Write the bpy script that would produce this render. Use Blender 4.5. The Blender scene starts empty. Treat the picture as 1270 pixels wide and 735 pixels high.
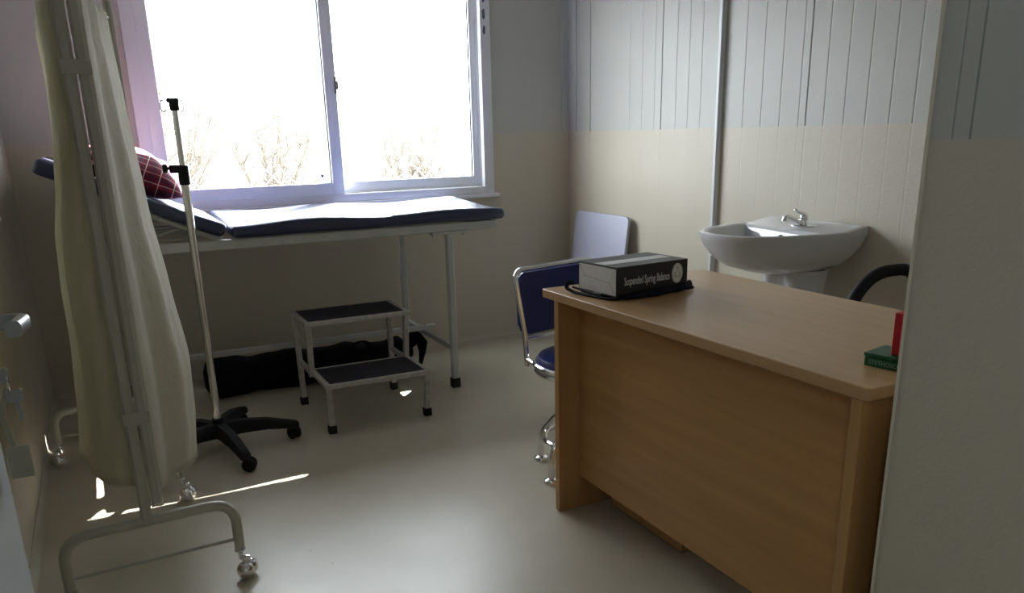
import bpy, bmesh, math, random
from mathutils import Vector, Matrix
PI = math.pi
R = math.radians
rnd = random.Random(7)
SC = bpy.context.scene
COL = SC.collection

# ------------------------------------------------------------------ materials
def mat(name, color, rough=0.5, metal=0.0, var=0.0, scale=20.0, bump=0.0, bscale=60.0, spec=0.5, coat=0.0, color2=None):
    m = bpy.data.materials.new(name)
    m.use_nodes = True
    nt = m.node_tree
    b = nt.nodes['Principled BSDF']
    b.inputs['Roughness'].default_value = rough
    b.inputs['Metallic'].default_value = metal
    b.inputs['Specular IOR Level'].default_value = spec
    b.inputs['Coat Weight'].default_value = coat
    tc = nt.nodes.new('ShaderNodeTexCoord')
    c = Vector(color)
    if var > 0 or color2:
        n = nt.nodes.new('ShaderNodeTexNoise')
        n.inputs['Scale'].default_value = scale
        n.inputs['Detail'].default_value = 5
        nt.links.new(tc.outputs['Object'], n.inputs['Vector'])
        r = nt.nodes.new('ShaderNodeValToRGB')
        r.color_ramp.elements[0].position = 0.3
        r.color_ramp.elements[1].position = 0.7
        c2 = Vector(color2) if color2 else c * (1 - var)
        r.color_ramp.elements[0].color = (*c2, 1)
        r.color_ramp.elements[1].color = (*c, 1)
        nt.links.new(n.outputs['Fac'], r.inputs['Fac'])
        nt.links.new(r.outputs['Color'], b.inputs['Base Color'])
    else:
        b.inputs['Base Color'].default_value = (*c, 1)
    if bump > 0:
        n2 = nt.nodes.new('ShaderNodeTexNoise')
        n2.inputs['Scale'].default_value = bscale
        n2.inputs['Detail'].default_value = 4
        nt.links.new(tc.outputs['Object'], n2.inputs['Vector'])
        bp = nt.nodes.new('ShaderNodeBump')
        bp.inputs['Strength'].default_value = bump
        bp.inputs['Distance'].default_value = 0.01
        nt.links.new(n2.outputs['Fac'], bp.inputs['Height'])
        nt.links.new(bp.outputs['Normal'], b.inputs['Normal'])
    return m

def wall_mat(name, z_line, upper=(0.51, 0.515, 0.48), lower=(0.57, 0.52, 0.425)):
    """two-tone wall: bare blue-grey sheet above, cream paint below z_line"""
    m = bpy.data.materials.new(name)
    m.use_nodes = True
    nt = m.node_tree
    b = nt.nodes['Principled BSDF']
    geo = nt.nodes.new('ShaderNodeNewGeometry')
    sep = nt.nodes.new('ShaderNodeSeparateXYZ')
    nt.links.new(geo.outputs['Position'], sep.inputs[0])
    n = nt.nodes.new('ShaderNodeTexNoise')
    n.inputs['Scale'].default_value = 9
    n.inputs['Detail'].default_value = 3
    nt.links.new(geo.outputs['Position'], n.inputs['Vector'])
    ma = nt.nodes.new('ShaderNodeMath'); ma.operation = 'MULTIPLY_ADD'
    ma.inputs[1].default_value = 0.006
    nt.links.new(n.outputs['Fac'], ma.inputs[0]); nt.links.new(sep.outputs['Z'], ma.inputs[2])
    gt = nt.nodes.new('ShaderNodeMath'); gt.operation = 'GREATER_THAN'
    gt.inputs[1].default_value = z_line + 0.003
    nt.links.new(ma.outputs[0], gt.inputs[0])
    # mottling: soft stains
    n2 = nt.nodes.new('ShaderNodeTexNoise'); n2.inputs['Scale'].default_value = 3.0; n2.inputs['Detail'].default_value = 6
    mp = nt.nodes.new('ShaderNodeMapping'); mp.inputs['Scale'].default_value = (1, 1, 0.35)
    nt.links.new(geo.outputs['Position'], mp.inputs[0]); nt.links.new(mp.outputs[0], n2.inputs['Vector'])
    def ramp(c, k):
        r = nt.nodes.new('ShaderNodeValToRGB')
        r.color_ramp.elements[0].position = 0.3; r.color_ramp.elements[1].position = 0.75
        r.color_ramp.elements[0].color = (c[0]*k, c[1]*k, c[2]*k, 1); r.color_ramp.elements[1].color = (*c, 1)
        nt.links.new(n2.outputs['Fac'], r.inputs['Fac'])
        return r
    a, c = ramp(lower, 0.93), ramp(upper, 0.92)
    mx = nt.nodes.new('ShaderNodeMix'); mx.data_type = 'RGBA'
    nt.links.new(gt.outputs[0], mx.inputs[0]); nt.links.new(a.outputs[0], mx.inputs[6]); nt.links.new(c.outputs[0], mx.inputs[7])
    nt.links.new(mx.outputs[2], b.inputs['Base Color'])
    b.inputs['Roughness'].default_value = 0.42
    b.inputs['Specular IOR Level'].default_value = 0.45
    n3 = nt.nodes.new('ShaderNodeTexNoise'); n3.inputs['Scale'].default_value = 120
    nt.links.new(geo.outputs['Position'], n3.inputs['Vector'])
    bp = nt.nodes.new('ShaderNodeBump'); bp.inputs['Strength'].default_value = 0.12; bp.inputs['Distance'].default_value = 0.004
    nt.links.new(n3.outputs['Fac'], bp.inputs['Height']); nt.links.new(bp.outputs['Normal'], b.inputs['Normal'])
    return m

def wood_mat(name, c1, c2, axis, rough=0.38):
    """straight-grained laminate; axis = direction of the grain"""
    m = bpy.data.materials.new(name); m.use_nodes = True
    nt = m.node_tree; b = nt.nodes['Principled BSDF']
    tc = nt.nodes.new('ShaderNodeTexCoord')
    mp = nt.nodes.new('ShaderNodeMapping')
    s = [22, 22, 22]; s[axis] = 1.3
    mp.inputs['Scale'].default_value = s
    nt.links.new(tc.outputs['Object'], mp.inputs[0])
    n = nt.nodes.new('ShaderNodeTexNoise'); n.inputs['Scale'].default_value = 1.0; n.inputs['Detail'].default_value = 7; n.inputs['Distortion'].default_value = 0.6
    nt.links.new(mp.outputs[0], n.inputs['Vector'])
    r = nt.nodes.new('ShaderNodeValToRGB')
    r.color_ramp.elements[0].position = 0.32; r.color_ramp.elements[1].position = 0.68
    r.color_ramp.elements[0].color = (*c2, 1); r.color_ramp.elements[1].color = (*c1, 1)
    nt.links.new(n.outputs['Fac'], r.inputs['Fac']); nt.links.new(r.outputs[0], b.inputs['Base Color'])
    b.inputs['Roughness'].default_value = rough
    b.inputs['Specular IOR Level'].default_value = 0.4
    return m

def cloth_mat(name, color, trans=0.45, rough=0.8):
    m = bpy.data.materials.new(name); m.use_nodes = True
    nt = m.node_tree; b = nt.nodes['Principled BSDF']; out = nt.nodes['Material Output']
    b.inputs['Base Color'].default_value = (*color, 1); b.inputs['Roughness'].default_value = rough
    b.inputs['Specular IOR Level'].default_value = 0.25
    t = nt.nodes.new('ShaderNodeBsdfTranslucent'); t.inputs['Color'].default_value = (*[v*0.95 for v in color], 1)
    mx = nt.nodes.new('ShaderNodeMixShader'); mx.inputs[0].default_value = trans
    nt.links.new(b.outputs[0], mx.inputs[1]); nt.links.new(t.outputs[0], mx.inputs[2]); nt.links.new(mx.outputs[0], out.inputs[0])
    tc = nt.nodes.new('ShaderNodeTexCoord')
    n = nt.nodes.new('ShaderNodeTexNoise'); n.inputs['Scale'].default_value = 14; n.inputs['Detail'].default_value = 5
    nt.links.new(tc.outputs['Object'], n.inputs['Vector'])
    bp = nt.nodes.new('ShaderNodeBump'); bp.inputs['Strength'].default_value = 0.35; bp.inputs['Distance'].default_value = 0.02
    nt.links.new(n.outputs['Fac'], bp.inputs['Height']); nt.links.new(bp.outputs['Normal'], b.inputs['Normal']); nt.links.new(bp.outputs['Normal'], t.inputs['Normal'])
    return m

def glass_mat():
    m = bpy.data.materials.new('window_glass'); m.use_nodes = True
    nt = m.node_tree; out = nt.nodes['Material Output']
    nt.nodes.remove(nt.nodes['Principled BSDF'])
    t = nt.nodes.new('ShaderNodeBsdfTransparent'); t.inputs[0].default_value = (0.97, 0.985, 0.98, 1)
    g = nt.nodes.new('ShaderNodeBsdfGlossy'); g.inputs['Roughness'].default_value = 0.02
    lw = nt.nodes.new('ShaderNodeLayerWeight'); lw.inputs[0].default_value = 0.5
    pw = nt.nodes.new('ShaderNodeMath'); pw.operation = 'POWER'; pw.inputs[1].default_value = 5.0
    nt.links.new(lw.outputs['Facing'], pw.inputs[0])
    fr = nt.nodes.new('ShaderNodeMath'); fr.operation = 'MULTIPLY_ADD'; fr.inputs[1].default_value = 0.5; fr.inputs[2].default_value = 0.04
    nt.links.new(pw.outputs[0], fr.inputs[0])
    mx = nt.nodes.new('ShaderNodeMixShader')
    nt.links.new(fr.outputs[0], mx.inputs[0]); nt.links.new(t.outputs[0], mx.inputs[1]); nt.links.new(g.outputs[0], mx.inputs[2])
    nt.links.new(mx.outputs[0], out.inputs[0])
    return m

def plaid_mat():
    m = bpy.data.materials.new('plaid_cotton'); m.use_nodes = True
    nt = m.node_tree; b = nt.nodes['Principled BSDF']
    tc = nt.nodes.new('ShaderNodeTexCoord'); sep = nt.nodes.new('ShaderNodeSeparateXYZ')
    nt.links.new(tc.outputs['Object'], sep.inputs[0])
    def band(out, period, width, offs):
        a = nt.nodes.new('ShaderNodeMath'); a.operation = 'MULTIPLY_ADD'; a.inputs[1].default_value = 1/period; a.inputs[2].default_value = offs + 20
        nt.links.new(out, a.inputs[0])
        f = nt.nodes.new('ShaderNodeMath'); f.operation = 'FRACT'; nt.links.new(a.outputs[0], f.inputs[0])
        l = nt.nodes.new('ShaderNodeMath'); l.operation = 'LESS_THAN'; l.inputs[1].default_value = width
        nt.links.new(f.outputs[0], l.inputs[0]); return l.outputs[0]
    col = None
    def mix(fac, prev, c, k):
        s = nt.nodes.new('ShaderNodeMath'); s.operation = 'MULTIPLY'; s.inputs[1].default_value = k; nt.links.new(fac, s.inputs[0])
        x = nt.nodes.new('ShaderNodeMix'); x.data_type = 'RGBA'; nt.links.new(s.outputs[0], x.inputs[0])
        if isinstance(prev, tuple): x.inputs[6].default_value = (*prev, 1)
        else: nt.links.new(prev, x.inputs[6])
        x.inputs[7].default_value = (*c, 1); return x.outputs[2]
    # second axis runs through the thickness too, so the side shows the checks
    ad = nt.nodes.new('ShaderNodeMath'); ad.operation = 'ADD'; nt.links.new(sep.outputs['Y'], ad.inputs[0]); nt.links.new(sep.outputs['Z'], ad.inputs[1])
    col = mix(band(sep.outputs['X'], 0.064, 0.40, 0), (0.22, 0.013, 0.032), (0.07, 0.02, 0.05), 0.6)
    col = mix(band(ad.outputs[0], 0.064, 0.40, 0), col, (0.07, 0.02, 0.05), 0.6)
    col = mix(band(sep.outputs['X'], 0.064, 0.06, 0.3), col, (0.75, 0.65, 0.68), 0.8)
    col = mix(band(ad.outputs[0], 0.064, 0.06, 0.3), col, (0.75, 0.65, 0.68), 0.8)
    nt.links.new(col, b.inputs['Base Color']); b.inputs['Roughness'].default_value = 0.9
    b.inputs['Specular IOR Level'].default_value = 0.2
    return m

def floor_mat():
    m = bpy.data.materials.new('vinyl_floor'); m.use_nodes = True
    nt = m.node_tree; b = nt.nodes['Principled BSDF']
    geo = nt.nodes.new('ShaderNodeNewGeometry')
    n = nt.nodes.new('ShaderNodeTexNoise'); n.inputs['Scale'].default_value = 2.2; n.inputs['Detail'].default_value = 8
    nt.links.new(geo.outputs['Position'], n.inputs['Vector'])
    r = nt.nodes.new('ShaderNodeValToRGB')
    r.color_ramp.elements[0].position = 0.3; r.color_ramp.elements[1].position = 0.72
    r.color_ramp.elements[0].color = (0.47, 0.42, 0.325, 1); r.color_ramp.elements[1].color = (0.56, 0.505, 0.40, 1)
    nt.links.new(n.outputs['Fac'], r.inputs['Fac'])
    # tiny dark scuffs
    v = nt.nodes.new('ShaderNodeTexNoise'); v.inputs['Scale'].default_value = 26; v.inputs['Detail'].default_value = 2
    nt.links.new(geo.outputs['Position'], v.inputs['Vector'])
    r2 = nt.nodes.new('ShaderNodeValToRGB')
    r2.color_ramp.elements[0].position = 0.215; r2.color_ramp.elements[1].position = 0.235
    r2.color_ramp.elements[0].color = (0.25, 0.22, 0.2, 1); r2.color_ramp.elements[1].color = (1, 1, 1, 1)
    nt.links.new(v.outputs['Fac'], r2.inputs['Fac'])
    mx = nt.nodes.new('ShaderNodeMix'); mx.data_type = 'RGBA'; mx.blend_type = 'MULTIPLY'; mx.inputs[0].default_value = 1
    nt.links.new(r.outputs[0], mx.inputs[6]); nt.links.new(r2.outputs[0], mx.inputs[7])
    nt.links.new(mx.outputs[2], b.inputs['Base Color'])
    n2 = nt.nodes.new('ShaderNodeTexNoise'); n2.inputs['Scale'].default_value = 5; n2.inputs['Detail'].default_value = 6
    nt.links.new(geo.outputs['Position'], n2.inputs['Vector'])
    mr = nt.nodes.new('ShaderNodeMapRange'); mr.inputs['To Min'].default_value = 0.26; mr.inputs['To Max'].default_value = 0.42
    nt.links.new(n2.outputs['Fac'], mr.inputs['Value']); nt.links.new(mr.outputs[0], b.inputs['Roughness'])
    bp = nt.nodes.new('ShaderNodeBump'); bp.inputs['Strength'].default_value = 0.15; bp.inputs['Distance'].default_value = 0.02
    nt.links.new(n2.outputs['Fac'], bp.inputs['Height']); nt.links.new(bp.outputs['Normal'], b.inputs['Normal'])
    b.inputs['Specular IOR Level'].default_value = 0.75
    return m

M = dict(
    wall=wall_mat('two_tone_wall', 1.279), entry=wall_mat('two_tone_entry_wall', 1.252),
    floor=floor_mat(),
    ceil=mat('ceiling_white', (0.62, 0.63, 0.62), 0.7),
    trimgrey=mat('corner_trim', (0.52, 0.54, 0.53), 0.45),
    pvc=mat('window_frame_white', (0.74, 0.76, 0.80), 0.35, var=0.05, scale=8),
    glass=glass_mat(),
    enamel=mat('cream_enamel', (0.55, 0.53, 0.46), 0.35, var=0.12, scale=12),
    greyenamel=mat('grey_enamel', (0.50, 0.51, 0.49), 0.4, var=0.12, scale=15),
    chipped=mat('chipped_grey_enamel', (0.50, 0.49, 0.46), 0.45, color2=(0.36, 0.33, 0.29), scale=30),
    chrome=mat('chrome', (0.82, 0.82, 0.84), 0.1, 1.0),
    dullsteel=mat('stainless_steel', (0.68, 0.67, 0.65), 0.14, 1.0),
    darksteel=mat('satin_steel', (0.36, 0.36, 0.36), 0.3, 1.0),
    rubber=mat('black_rubber', (0.010, 0.010, 0.011), 0.7, spec=0.25),
    plastic=mat('black_plastic', (0.007, 0.007, 0.009), 0.6, spec=0.25),
    navy=mat('navy_vinyl', (0.018, 0.026, 0.072), 0.36, bump=0.05, bscale=120, coat=0.35),
    blue=mat('blue_vinyl', (0.016, 0.026, 0.15), 0.3, bump=0.08, bscale=150),
    tread=mat('rubber_tread', (0.016, 0.017, 0.026), 0.6, bump=0.3, bscale=300),
    ceramic=mat('white_ceramic', (0.62, 0.62, 0.63), 0.08, coat=0.4),
    hole=mat('dark_hole', (0.02, 0.02, 0.02), 0.6),
    curtain=cloth_mat('cream_curtain', (0.75, 0.72, 0.60), 0.58),
    curtain2=cloth_mat('pale_curtain', (0.80, 0.77, 0.69), 0.58),
    plaid=plaid_mat(),
    bag=mat('black_nylon', (0.0045, 0.0045, 0.008), 0.85, bump=0.6, bscale=14, spec=0.12),
    strap=mat('black_ribbon', (0.006, 0.007, 0.015), 0.75, bump=0.3, bscale=40, spec=0.2),
    woodtop=wood_mat('beech_laminate_top', (0.50, 0.315, 0.155), (0.43, 0.26, 0.12), 1, 0.33),
    wood=wood_mat('beech_laminate', (0.50, 0.275, 0.105), (0.41, 0.215, 0.075), 1, 0.4),
    woodv=wood_mat('beech_laminate_upright', (0.50, 0.28, 0.11), (0.42, 0.225, 0.085), 2, 0.4),
    woodedge=wood_mat('beech_edge_band', (0.50, 0.31, 0.15), (0.44, 0.27, 0.12), 1, 0.4),
    card=mat('grey_card', (0.72, 0.71, 0.68), 0.7, var=0.08, scale=40),
    blackcard=mat('black_card', (0.012, 0.012, 0.016), 0.42),
    ink=mat('pale_print', (0.60, 0.60, 0.60), 0.6),
    inkdark=mat('grey_print', (0.12, 0.12, 0.12), 0.6),
    green=mat('green_card', (0.008, 0.10, 0.035), 0.4, var=0.25, scale=50),
    greenink=mat('pale_green_print', (0.20, 0.36, 0.24), 0.6),
    red=mat('red_card', (0.50, 0.012, 0.022), 0.45),
    lilac=mat('lilac_laminate', (0.46, 0.47, 0.60), 0.5),
    lilacedge=mat('lilac_edge', (0.36, 0.36, 0.44), 0.5),
    blackfab=mat('black_fabric', (0.012, 0.013, 0.016), 0.6, bump=0.2, bscale=200),
    door=mat('door_pale_paint', (0.50, 0.53, 0.55), 0.4, var=0.05, scale=6),
    tag=mat('beige_tag', (0.42, 0.41, 0.33), 0.5),
    grass=mat('dry_grass', (0.050, 0.041, 0.028), 0.95, color2=(0.034, 0.028, 0.018), scale=2.2, bump=0.5, bscale=5),
    twig=mat('dry_twig', (0.15, 0.125, 0.10), 0.9),
    wire=mat('galvanised_wire', (0.62, 0.63, 0.64), 0.5, 0.3),
    block=mat('grey_block', (0.05, 0.052, 0.058), 0.9, var=0.3, scale=3),
    tape=mat('blue_grey_tape', (0.10, 0.12, 0.18), 0.6),
)

# ------------------------------------------------------------------ geometry helpers
def new(): return bmesh.new()

def box(bm, lo, hi, bev=0.0, seg=2, mx=None):
    t = bmesh.new()
    bmesh.ops.create_cube(t, size=1.0)
    lo = Vector(lo); hi = Vector(hi)
    for v in t.verts:
        v.co = Vector([lo[i] + (v.co[i] + 0.5) * (hi[i] - lo[i]) for i in range(3)])
    if bev > 0:
        bmesh.ops.bevel(t, geom=list(t.edges), offset=bev, segments=seg, profile=0.5, affect='EDGES', clamp_overlap=True)
    merge(bm, t, mx)

def merge(bm, t, mx=None):
    if mx is not None:
        bmesh.ops.transform(t, matrix=mx, verts=list(t.verts))
    bmesh.ops.recalc_face_normals(t, faces=list(t.faces))
    me = bpy.data.meshes.new('tmp'); t.to_mesh(me); t.free()
    bm.from_mesh(me); bpy.data.meshes.remove(me)

def fillet(pts, r, n=6):
    pts = [Vector(p) for p in pts]
    rr = r if isinstance(r, (list, tuple)) else [r] * len(pts)
    out = [pts[0]]
    for i in range(1, len(pts) - 1):
        a, b, c = pts[i-1], pts[i], pts[i+1]
        u = (a - b); v = (c - b)
        d = min(rr[i], u.length * 0.49, v.length * 0.49)
        u.normalize(); v.normalize()
        p, q = b + u * d, b + v * d
        for k in range(n + 1):
            t = k / n
            out.append(p * (1-t)**2 + b * 2*t*(1-t) + q * t*t)
    out.append(pts[-1])
    return out

def tube(bm, pts, r, seg=12, closed=False, sect=None, up=None, caps=True):
    """sweep a round (or given) section along a path; r may be one radius per point"""
    pts = [Vector(p) for p in pts]
    n = len(pts)
    rs = r if isinstance(r, (list, tuple)) else [r] * n
    if sect is None:
        sect = [(math.cos(2*PI*k/seg), math.sin(2*PI*k/seg)) for k in range(seg)]
    t = bmesh.new()
    tang = []
    for i in range(n):
        if closed: d = pts[(i+1) % n] - pts[i-1]
        elif i == 0: d = pts[1] - pts[0]
        elif i == n-1: d = pts[-1] - pts[-2]
        else: d = (pts[i+1]-pts[i]).normalized() + (pts[i]-pts[i-1]).normalized()
        tang.append(d.normalized())
    ref = Vector(up) if up else (Vector((0, 0, 1)) if abs(tang[0].z) < 0.9 else Vector((0, 1, 0)))
    nrm = (ref - tang[0] * ref.dot(tang[0])).normalized()
    rings = []
    for i in range(n):
        if i > 0:
            nrm = (nrm - tang[i] * nrm.dot(tang[i]))
            nrm.normalize()
        bn = tang[i].cross(nrm)
        rings.append([t.verts.new(pts[i] + (bn * a + nrm * b) * rs[i]) for a, b in sect])
    m = len(sect)
    for i in range(n if closed else n - 1):
        A, B = rings[i], rings[(i+1) % n]
        for k in range(m):
            t.faces.new((A[k], A[(k+1) % m], B[(k+1) % m], B[k]))
    if not closed and caps:
        t.faces.new(list(reversed(rings[0]))); t.faces.new(rings[-1])
    merge(bm, t)

def rsect(w, h, b=0.004):
    """bevelled rectangular section, w across, h along the 'up' direction"""
    w /= 2; h /= 2
    return [(w, -h+b), (w, h-b), (w-b, h), (-w+b, h), (-w, h-b), (-w, -h+b), (-w+b, -h), (w-b, -h)]

def bar(bm, p, q, w, h, up=None, b=0.004):
    tube(bm, [p, q], 1.0, sect=rsect(w, h, b), up=up)

def lathe(bm, prof, c=(0, 0, 0), seg=24, mx=None):
    t = bmesh.new(); rings = []
    for r, z in prof:
        if r < 1e-6: rings.append([t.verts.new((0, 0, z))])
        else: rings.append([t.verts.new((r*math.cos(2*PI*k/seg), r*math.sin(2*PI*k/seg), z)) for k in range(seg)])
    for A, B in zip(rings, rings[1:]):
        for k in range(seg):
            a0, a1 = A[k % len(A)], A[(k+1) % len(A)]
            b0, b1 = B[k % len(B)], B[(k+1) % len(B)]
            vs = []
            for v in (a0, a1, b1, b0):
                if v not in vs: vs.append(v)
            if len(vs) > 2: t.faces.new(vs)
    if len(rings[0]) > 1: t.faces.new(list(reversed(rings[0])))
    if len(rings[-1]) > 1: t.faces.new(rings[-1])
    m = Matrix.Translation(Vector(c)) @ (mx if mx is not None else Matrix.Identity(4))
    merge(bm, t, m)

def cyl(bm, p, q, r, seg=16, bev=0.0):
    p, q = Vector(p), Vector(q); L = (q - p).length
    rot = (q - p).to_track_quat('Z', 'Y').to_matrix().to_4x4()
    b = min(bev, r*0.5, L*0.4)
    prof = [(r, 0), (r, L)] if b <= 0 else [(r-b, 0), (r, b), (r, L-b), (r-b, L)]
    lathe(bm, prof, p, seg, rot)

def ball(bm, c, r, sc=(1, 1, 1), seg=16):
    t = bmesh.new(); bmesh.ops.create_uvsphere(t, u_segments=seg, v_segments=max(8, seg//2), radius=r)
    merge(bm, t, Matrix.Translation(Vector(c)) @ Matrix.Diagonal((*sc, 1)))

def prism(bm, poly, z0, z1, bev=0.0, mx=None, seg=2):
    """extrude a plan polygon from z0 to z1"""
    t = bmesh.new()
    A = [t.verts.new((x, y, z0)) for x, y in poly]; B = [t.verts.new((x, y, z1)) for x, y in poly]
    n = len(poly)
    t.faces.new(list(reversed(A))); t.faces.new(B)
    for k in range(n): t.faces.new((A[k], A[(k+1) % n], B[(k+1) % n], B[k]))
    if bev > 0:
        es = [e for e in t.edges if abs(e.verts[0].co.z - e.verts[1].co.z) < 1e-7]
        bmesh.ops.bevel(t, geom=es, offset=bev, segments=seg, profile=0.5, affect='EDGES', clamp_overlap=True)
    merge(bm, t, mx)

def rrect(x0, y0, x1, y1, r, n=5):
    out = []
    for cx, cy, a0 in ((x1-r, y1-r, 0), (x0+r, y1-r, 90), (x0+r, y0+r, 180), (x1-r, y0+r, 270)):
        for k in range(n+1):
            a = R(a0 + 90*k/n); out.append((cx + r*math.cos(a), cy + r*math.sin(a)))
    return out

def loops(t, axis, vals):
    for v in vals:
        co = [0, 0, 0]; co[axis] = v; no = [0, 0, 0]; no[axis] = 1
        bmesh.ops.bisect_plane(t, geom=list(t.verts)+list(t.edges)+list(t.faces), plane_co=co, plane_no=no)

def obj(name, bm, m, parent=None, smooth=35, loc=None, **props):
    me = bpy.data.meshes.new(name)
    bm.to_mesh(me); bm.free()
    ms = m if isinstance(m, (list, tuple)) else [m]
    for x in ms: me.materials.append(x)
    if smooth:
        for p in me.polygons: p.use_smooth = True
        me.set_sharp_from_angle(angle=R(smooth))
    o = bpy.data.objects.new(name, me); COL.objects.link(o)
    if parent is not None: o.parent = parent
    if loc is not None:
        # keep the geometry where it is, put the origin at loc
        me.transform(Matrix.Translation(-Vector(loc))); o.location = loc
    for k, v in props.items(): o[k] = v
    return o

def thing(name, label, cat, loc=(0, 0, 0), group=None, rotz=0.0):
    o = bpy.data.objects.new(name, None); COL.objects.link(o)
    o.empty_display_size = 0.1
    o.location = loc; o.rotation_euler = (0, 0, rotz)
    o['label'] = label; o['category'] = cat
    if group: o['group'] = group
    return o

def part(name, bm, m, t, **kw):
    """a child of thing t whose geometry was written in world coordinates"""
    bm.transform(Matrix.Translation(-t.location)) if t.parent is None else None
    return obj(name, bm, m, t, **kw)

def sub(name, bm, m, p, root, **kw):
    bm.transform(Matrix.Translation(-root.location))
    return obj(name, bm, m, p, **kw)

def struct(name, bm, m, parent=None, **kw):
    o = obj(name, bm, m, parent, **kw); o['kind'] = 'structure'
    return o

def textmesh(bm, s, mx, size, xs=1.0, depth=0.0004, bold=0.0):
    cu = bpy.data.curves.new('txt', 'FONT'); cu.body = s; cu.size = size; cu.extrude = depth; cu.offset = bold
    o = bpy.data.objects.new('txt', cu); COL.objects.link(o)
    bpy.context.view_layer.update()
    me = bpy.data.meshes.new_from_object(o.evaluated_get(bpy.context.evaluated_depsgraph_get()))
    COL.objects.unlink(o); bpy.data.objects.remove(o); bpy.data.curves.remove(cu)
    me.transform(mx @ Matrix.Diagonal((xs, 1, 1, 1)))
    bm.from_mesh(me); bpy.data.meshes.remove(me)

# ------------------------------------------------------------------ room shell
XL, XR, YB, ZC = -0.37, 2.755, 4.70, 2.45
YE = 0.985      # far edge of the entrance wall
XE = 1.290      # face of the entrance wall
YK = -1.25     # wall behind the camera

bm = new(); box(bm, (XL-0.08, YK-0.08, -0.08), (XR+0.08, YB+0.10, 0.0)); struct('floor', bm, M['floor'])
bm = new(); box(bm, (XL-0.08, YK-0.08, ZC), (XR+0.08, YB+0.10, ZC+0.08)); struct('ceiling', bm, M['ceil'])

# window opening
WX0, WX1, WZ0, WZ1 = 0.22, 2.205, 0.925, 2.195

def panel_run(bm, length, grooves, depth_face, thick, z0, z1, place):
    """one wall sheet with vertical grooves: grooves = [(pos, width, depth)] along the run; place(s, d, z) -> point"""
    pts = [(0.0, 0.0)]
    for g, w, d in sorted(grooves):
        pts += [(g - w/2, 0.0), (g - w*0.2, -d), (g + w*0.2, -d), (g + w/2, 0.0)]
    pts.append((length, 0.0))
    pts += [(length, -thick), (0.0, -thick)]
    t = bmesh.new()
    A = [t.verts.new(place(s, d, z0)) for s, d in pts]; B = [t.verts.new(place(s, d, z1)) for s, d in pts]
    n = len(pts)
    t.faces.new(A); t.faces.new(B)
    for k in range(n): t.faces.new((A[k], A[(k+1) % n], B[(k+1) % n], B[k]))
    merge(bm, t)

# right wall: strong seams and soft ribs
strong = [4.44, 3.727, 2.70]
soft = [4.02, 3.90, 3.785, 3.60, 3.50, 3.40, 3.09, 2.97, 2.853, 2.74, 2.60, 2.495, 2.387, 2.275, 2.17, 2.04, 1.92, 1.80, 1.68, 1.56, 1.44, 1.3, 1.15]
def pr_(s, d, z): return Vector((XR - d, YK + s, z))
bm = new()
g = [(y - YK, 0.008, 0.009) for y in strong] + [(y - YK, 0.010, 0.0014) for y in soft]
panel_run(bm, YB - YK + 0.1, g, 0, 0.07, 1.279, ZC, pr_)
g = [(y - YK, 0.012, 0.0005) for y in strong] + [(y - YK, 0.012, 0.0003) for y in soft]
panel_run(bm, YB - YK + 0.1, g, 0, 0.07, 0, 1.279, pr_)
struct('wall_right', bm, M['wall'], smooth=0)

# left wall, with a small high opening added behind the camera for fill light
def pl_(s, d, z): return Vector((XL + d, YK + s, z))
OY0, OY1, OZ0, OZ1 = -0.80, -0.34, 1.50, 1.98
bm = new()
panel_run(bm, YB - 0.67 + 0.1, [(y - 0.67, 0.010, 0.004) for y in (3.4, 2.3, 1.2)], 0, 0.07, 1.279, ZC, lambda s, d, z: Vector((XL + d, 0.67 + s, z)))
panel_run(bm, YB - 0.67 + 0.1, [], 0, 0.07, 0, 1.279, lambda s, d, z: Vector((XL + d, 0.67 + s, z)))
box(bm, (XL-0.07, YK, 0), (XL, 0.67, OZ0)); box(bm, (XL-0.07, YK, OZ1), (XL, 0.67, ZC))
box(bm, (XL-0.07, YK, OZ0), (XL, OY0, OZ1)); box(bm, (XL-0.07, OY1, OZ0), (XL, 0.67, OZ1))
struct('wall_left', bm, M['wall'], smooth=0)
w2 = bpy.data.objects.new('added_fill_window', None); COL.objects.link(w2); w2['kind'] = 'structure'  # unseen window, added to brighten the near side of the room
bm = new()
for lo, hi in (((XL-0.06, OY0, OZ0), (XL-0.02, OY0+0.05, OZ1)), ((XL-0.06, OY1-0.05, OZ0), (XL-0.02, OY1, OZ1)), ((XL-0.06, OY0+0.049, OZ0), (XL-0.02, OY1-0.049, OZ0+0.05)), ((XL-0.06, OY0+0.049, OZ1-0.05), (XL-0.02, OY1-0.049, OZ1))):
    box(bm, lo, hi, 0.003)
obj('window_frame', bm, M['pvc'], w2)
bm = new(); box(bm, (XL-0.042, OY0+0.045, OZ0+0.045), (XL-0.038, OY1-0.045, OZ1-0.045)); obj('window_pane', bm, M['glass'], w2)

# back wall in four pieces round the window, one mesh
bm = new()
def pb_(x0):
    return lambda s, d, z: Vector((x0 + s, YB - d, z))
panel_run(bm, WX0 - XL, [(0.482, 0.008, 0.008), (0.553, 0.008, 0.008)], 0, 0.09, 1.279, ZC, pb_(XL))
panel_run(bm, WX0 - XL, [(0.482, 0.008, 0.003), (0.553, 0.008, 0.003)], 0, 0.09, 0, 1.279, pb_(XL))
panel_run(bm, XR - WX1, [(0.285, 0.012, 0.0006)], 0, 0.09, 1.279, ZC, pb_(WX1))
panel_run(bm, XR - WX1, [], 0, 0.09, 0, 1.279, pb_(WX1))
box(bm, (WX0, YB, 0), (WX1, YB+0.09, WZ0)); box(bm, (WX0, YB, WZ1), (WX1, YB+0.09, ZC))
struct('wall_back', bm, M['wall'], smooth=0)

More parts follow.
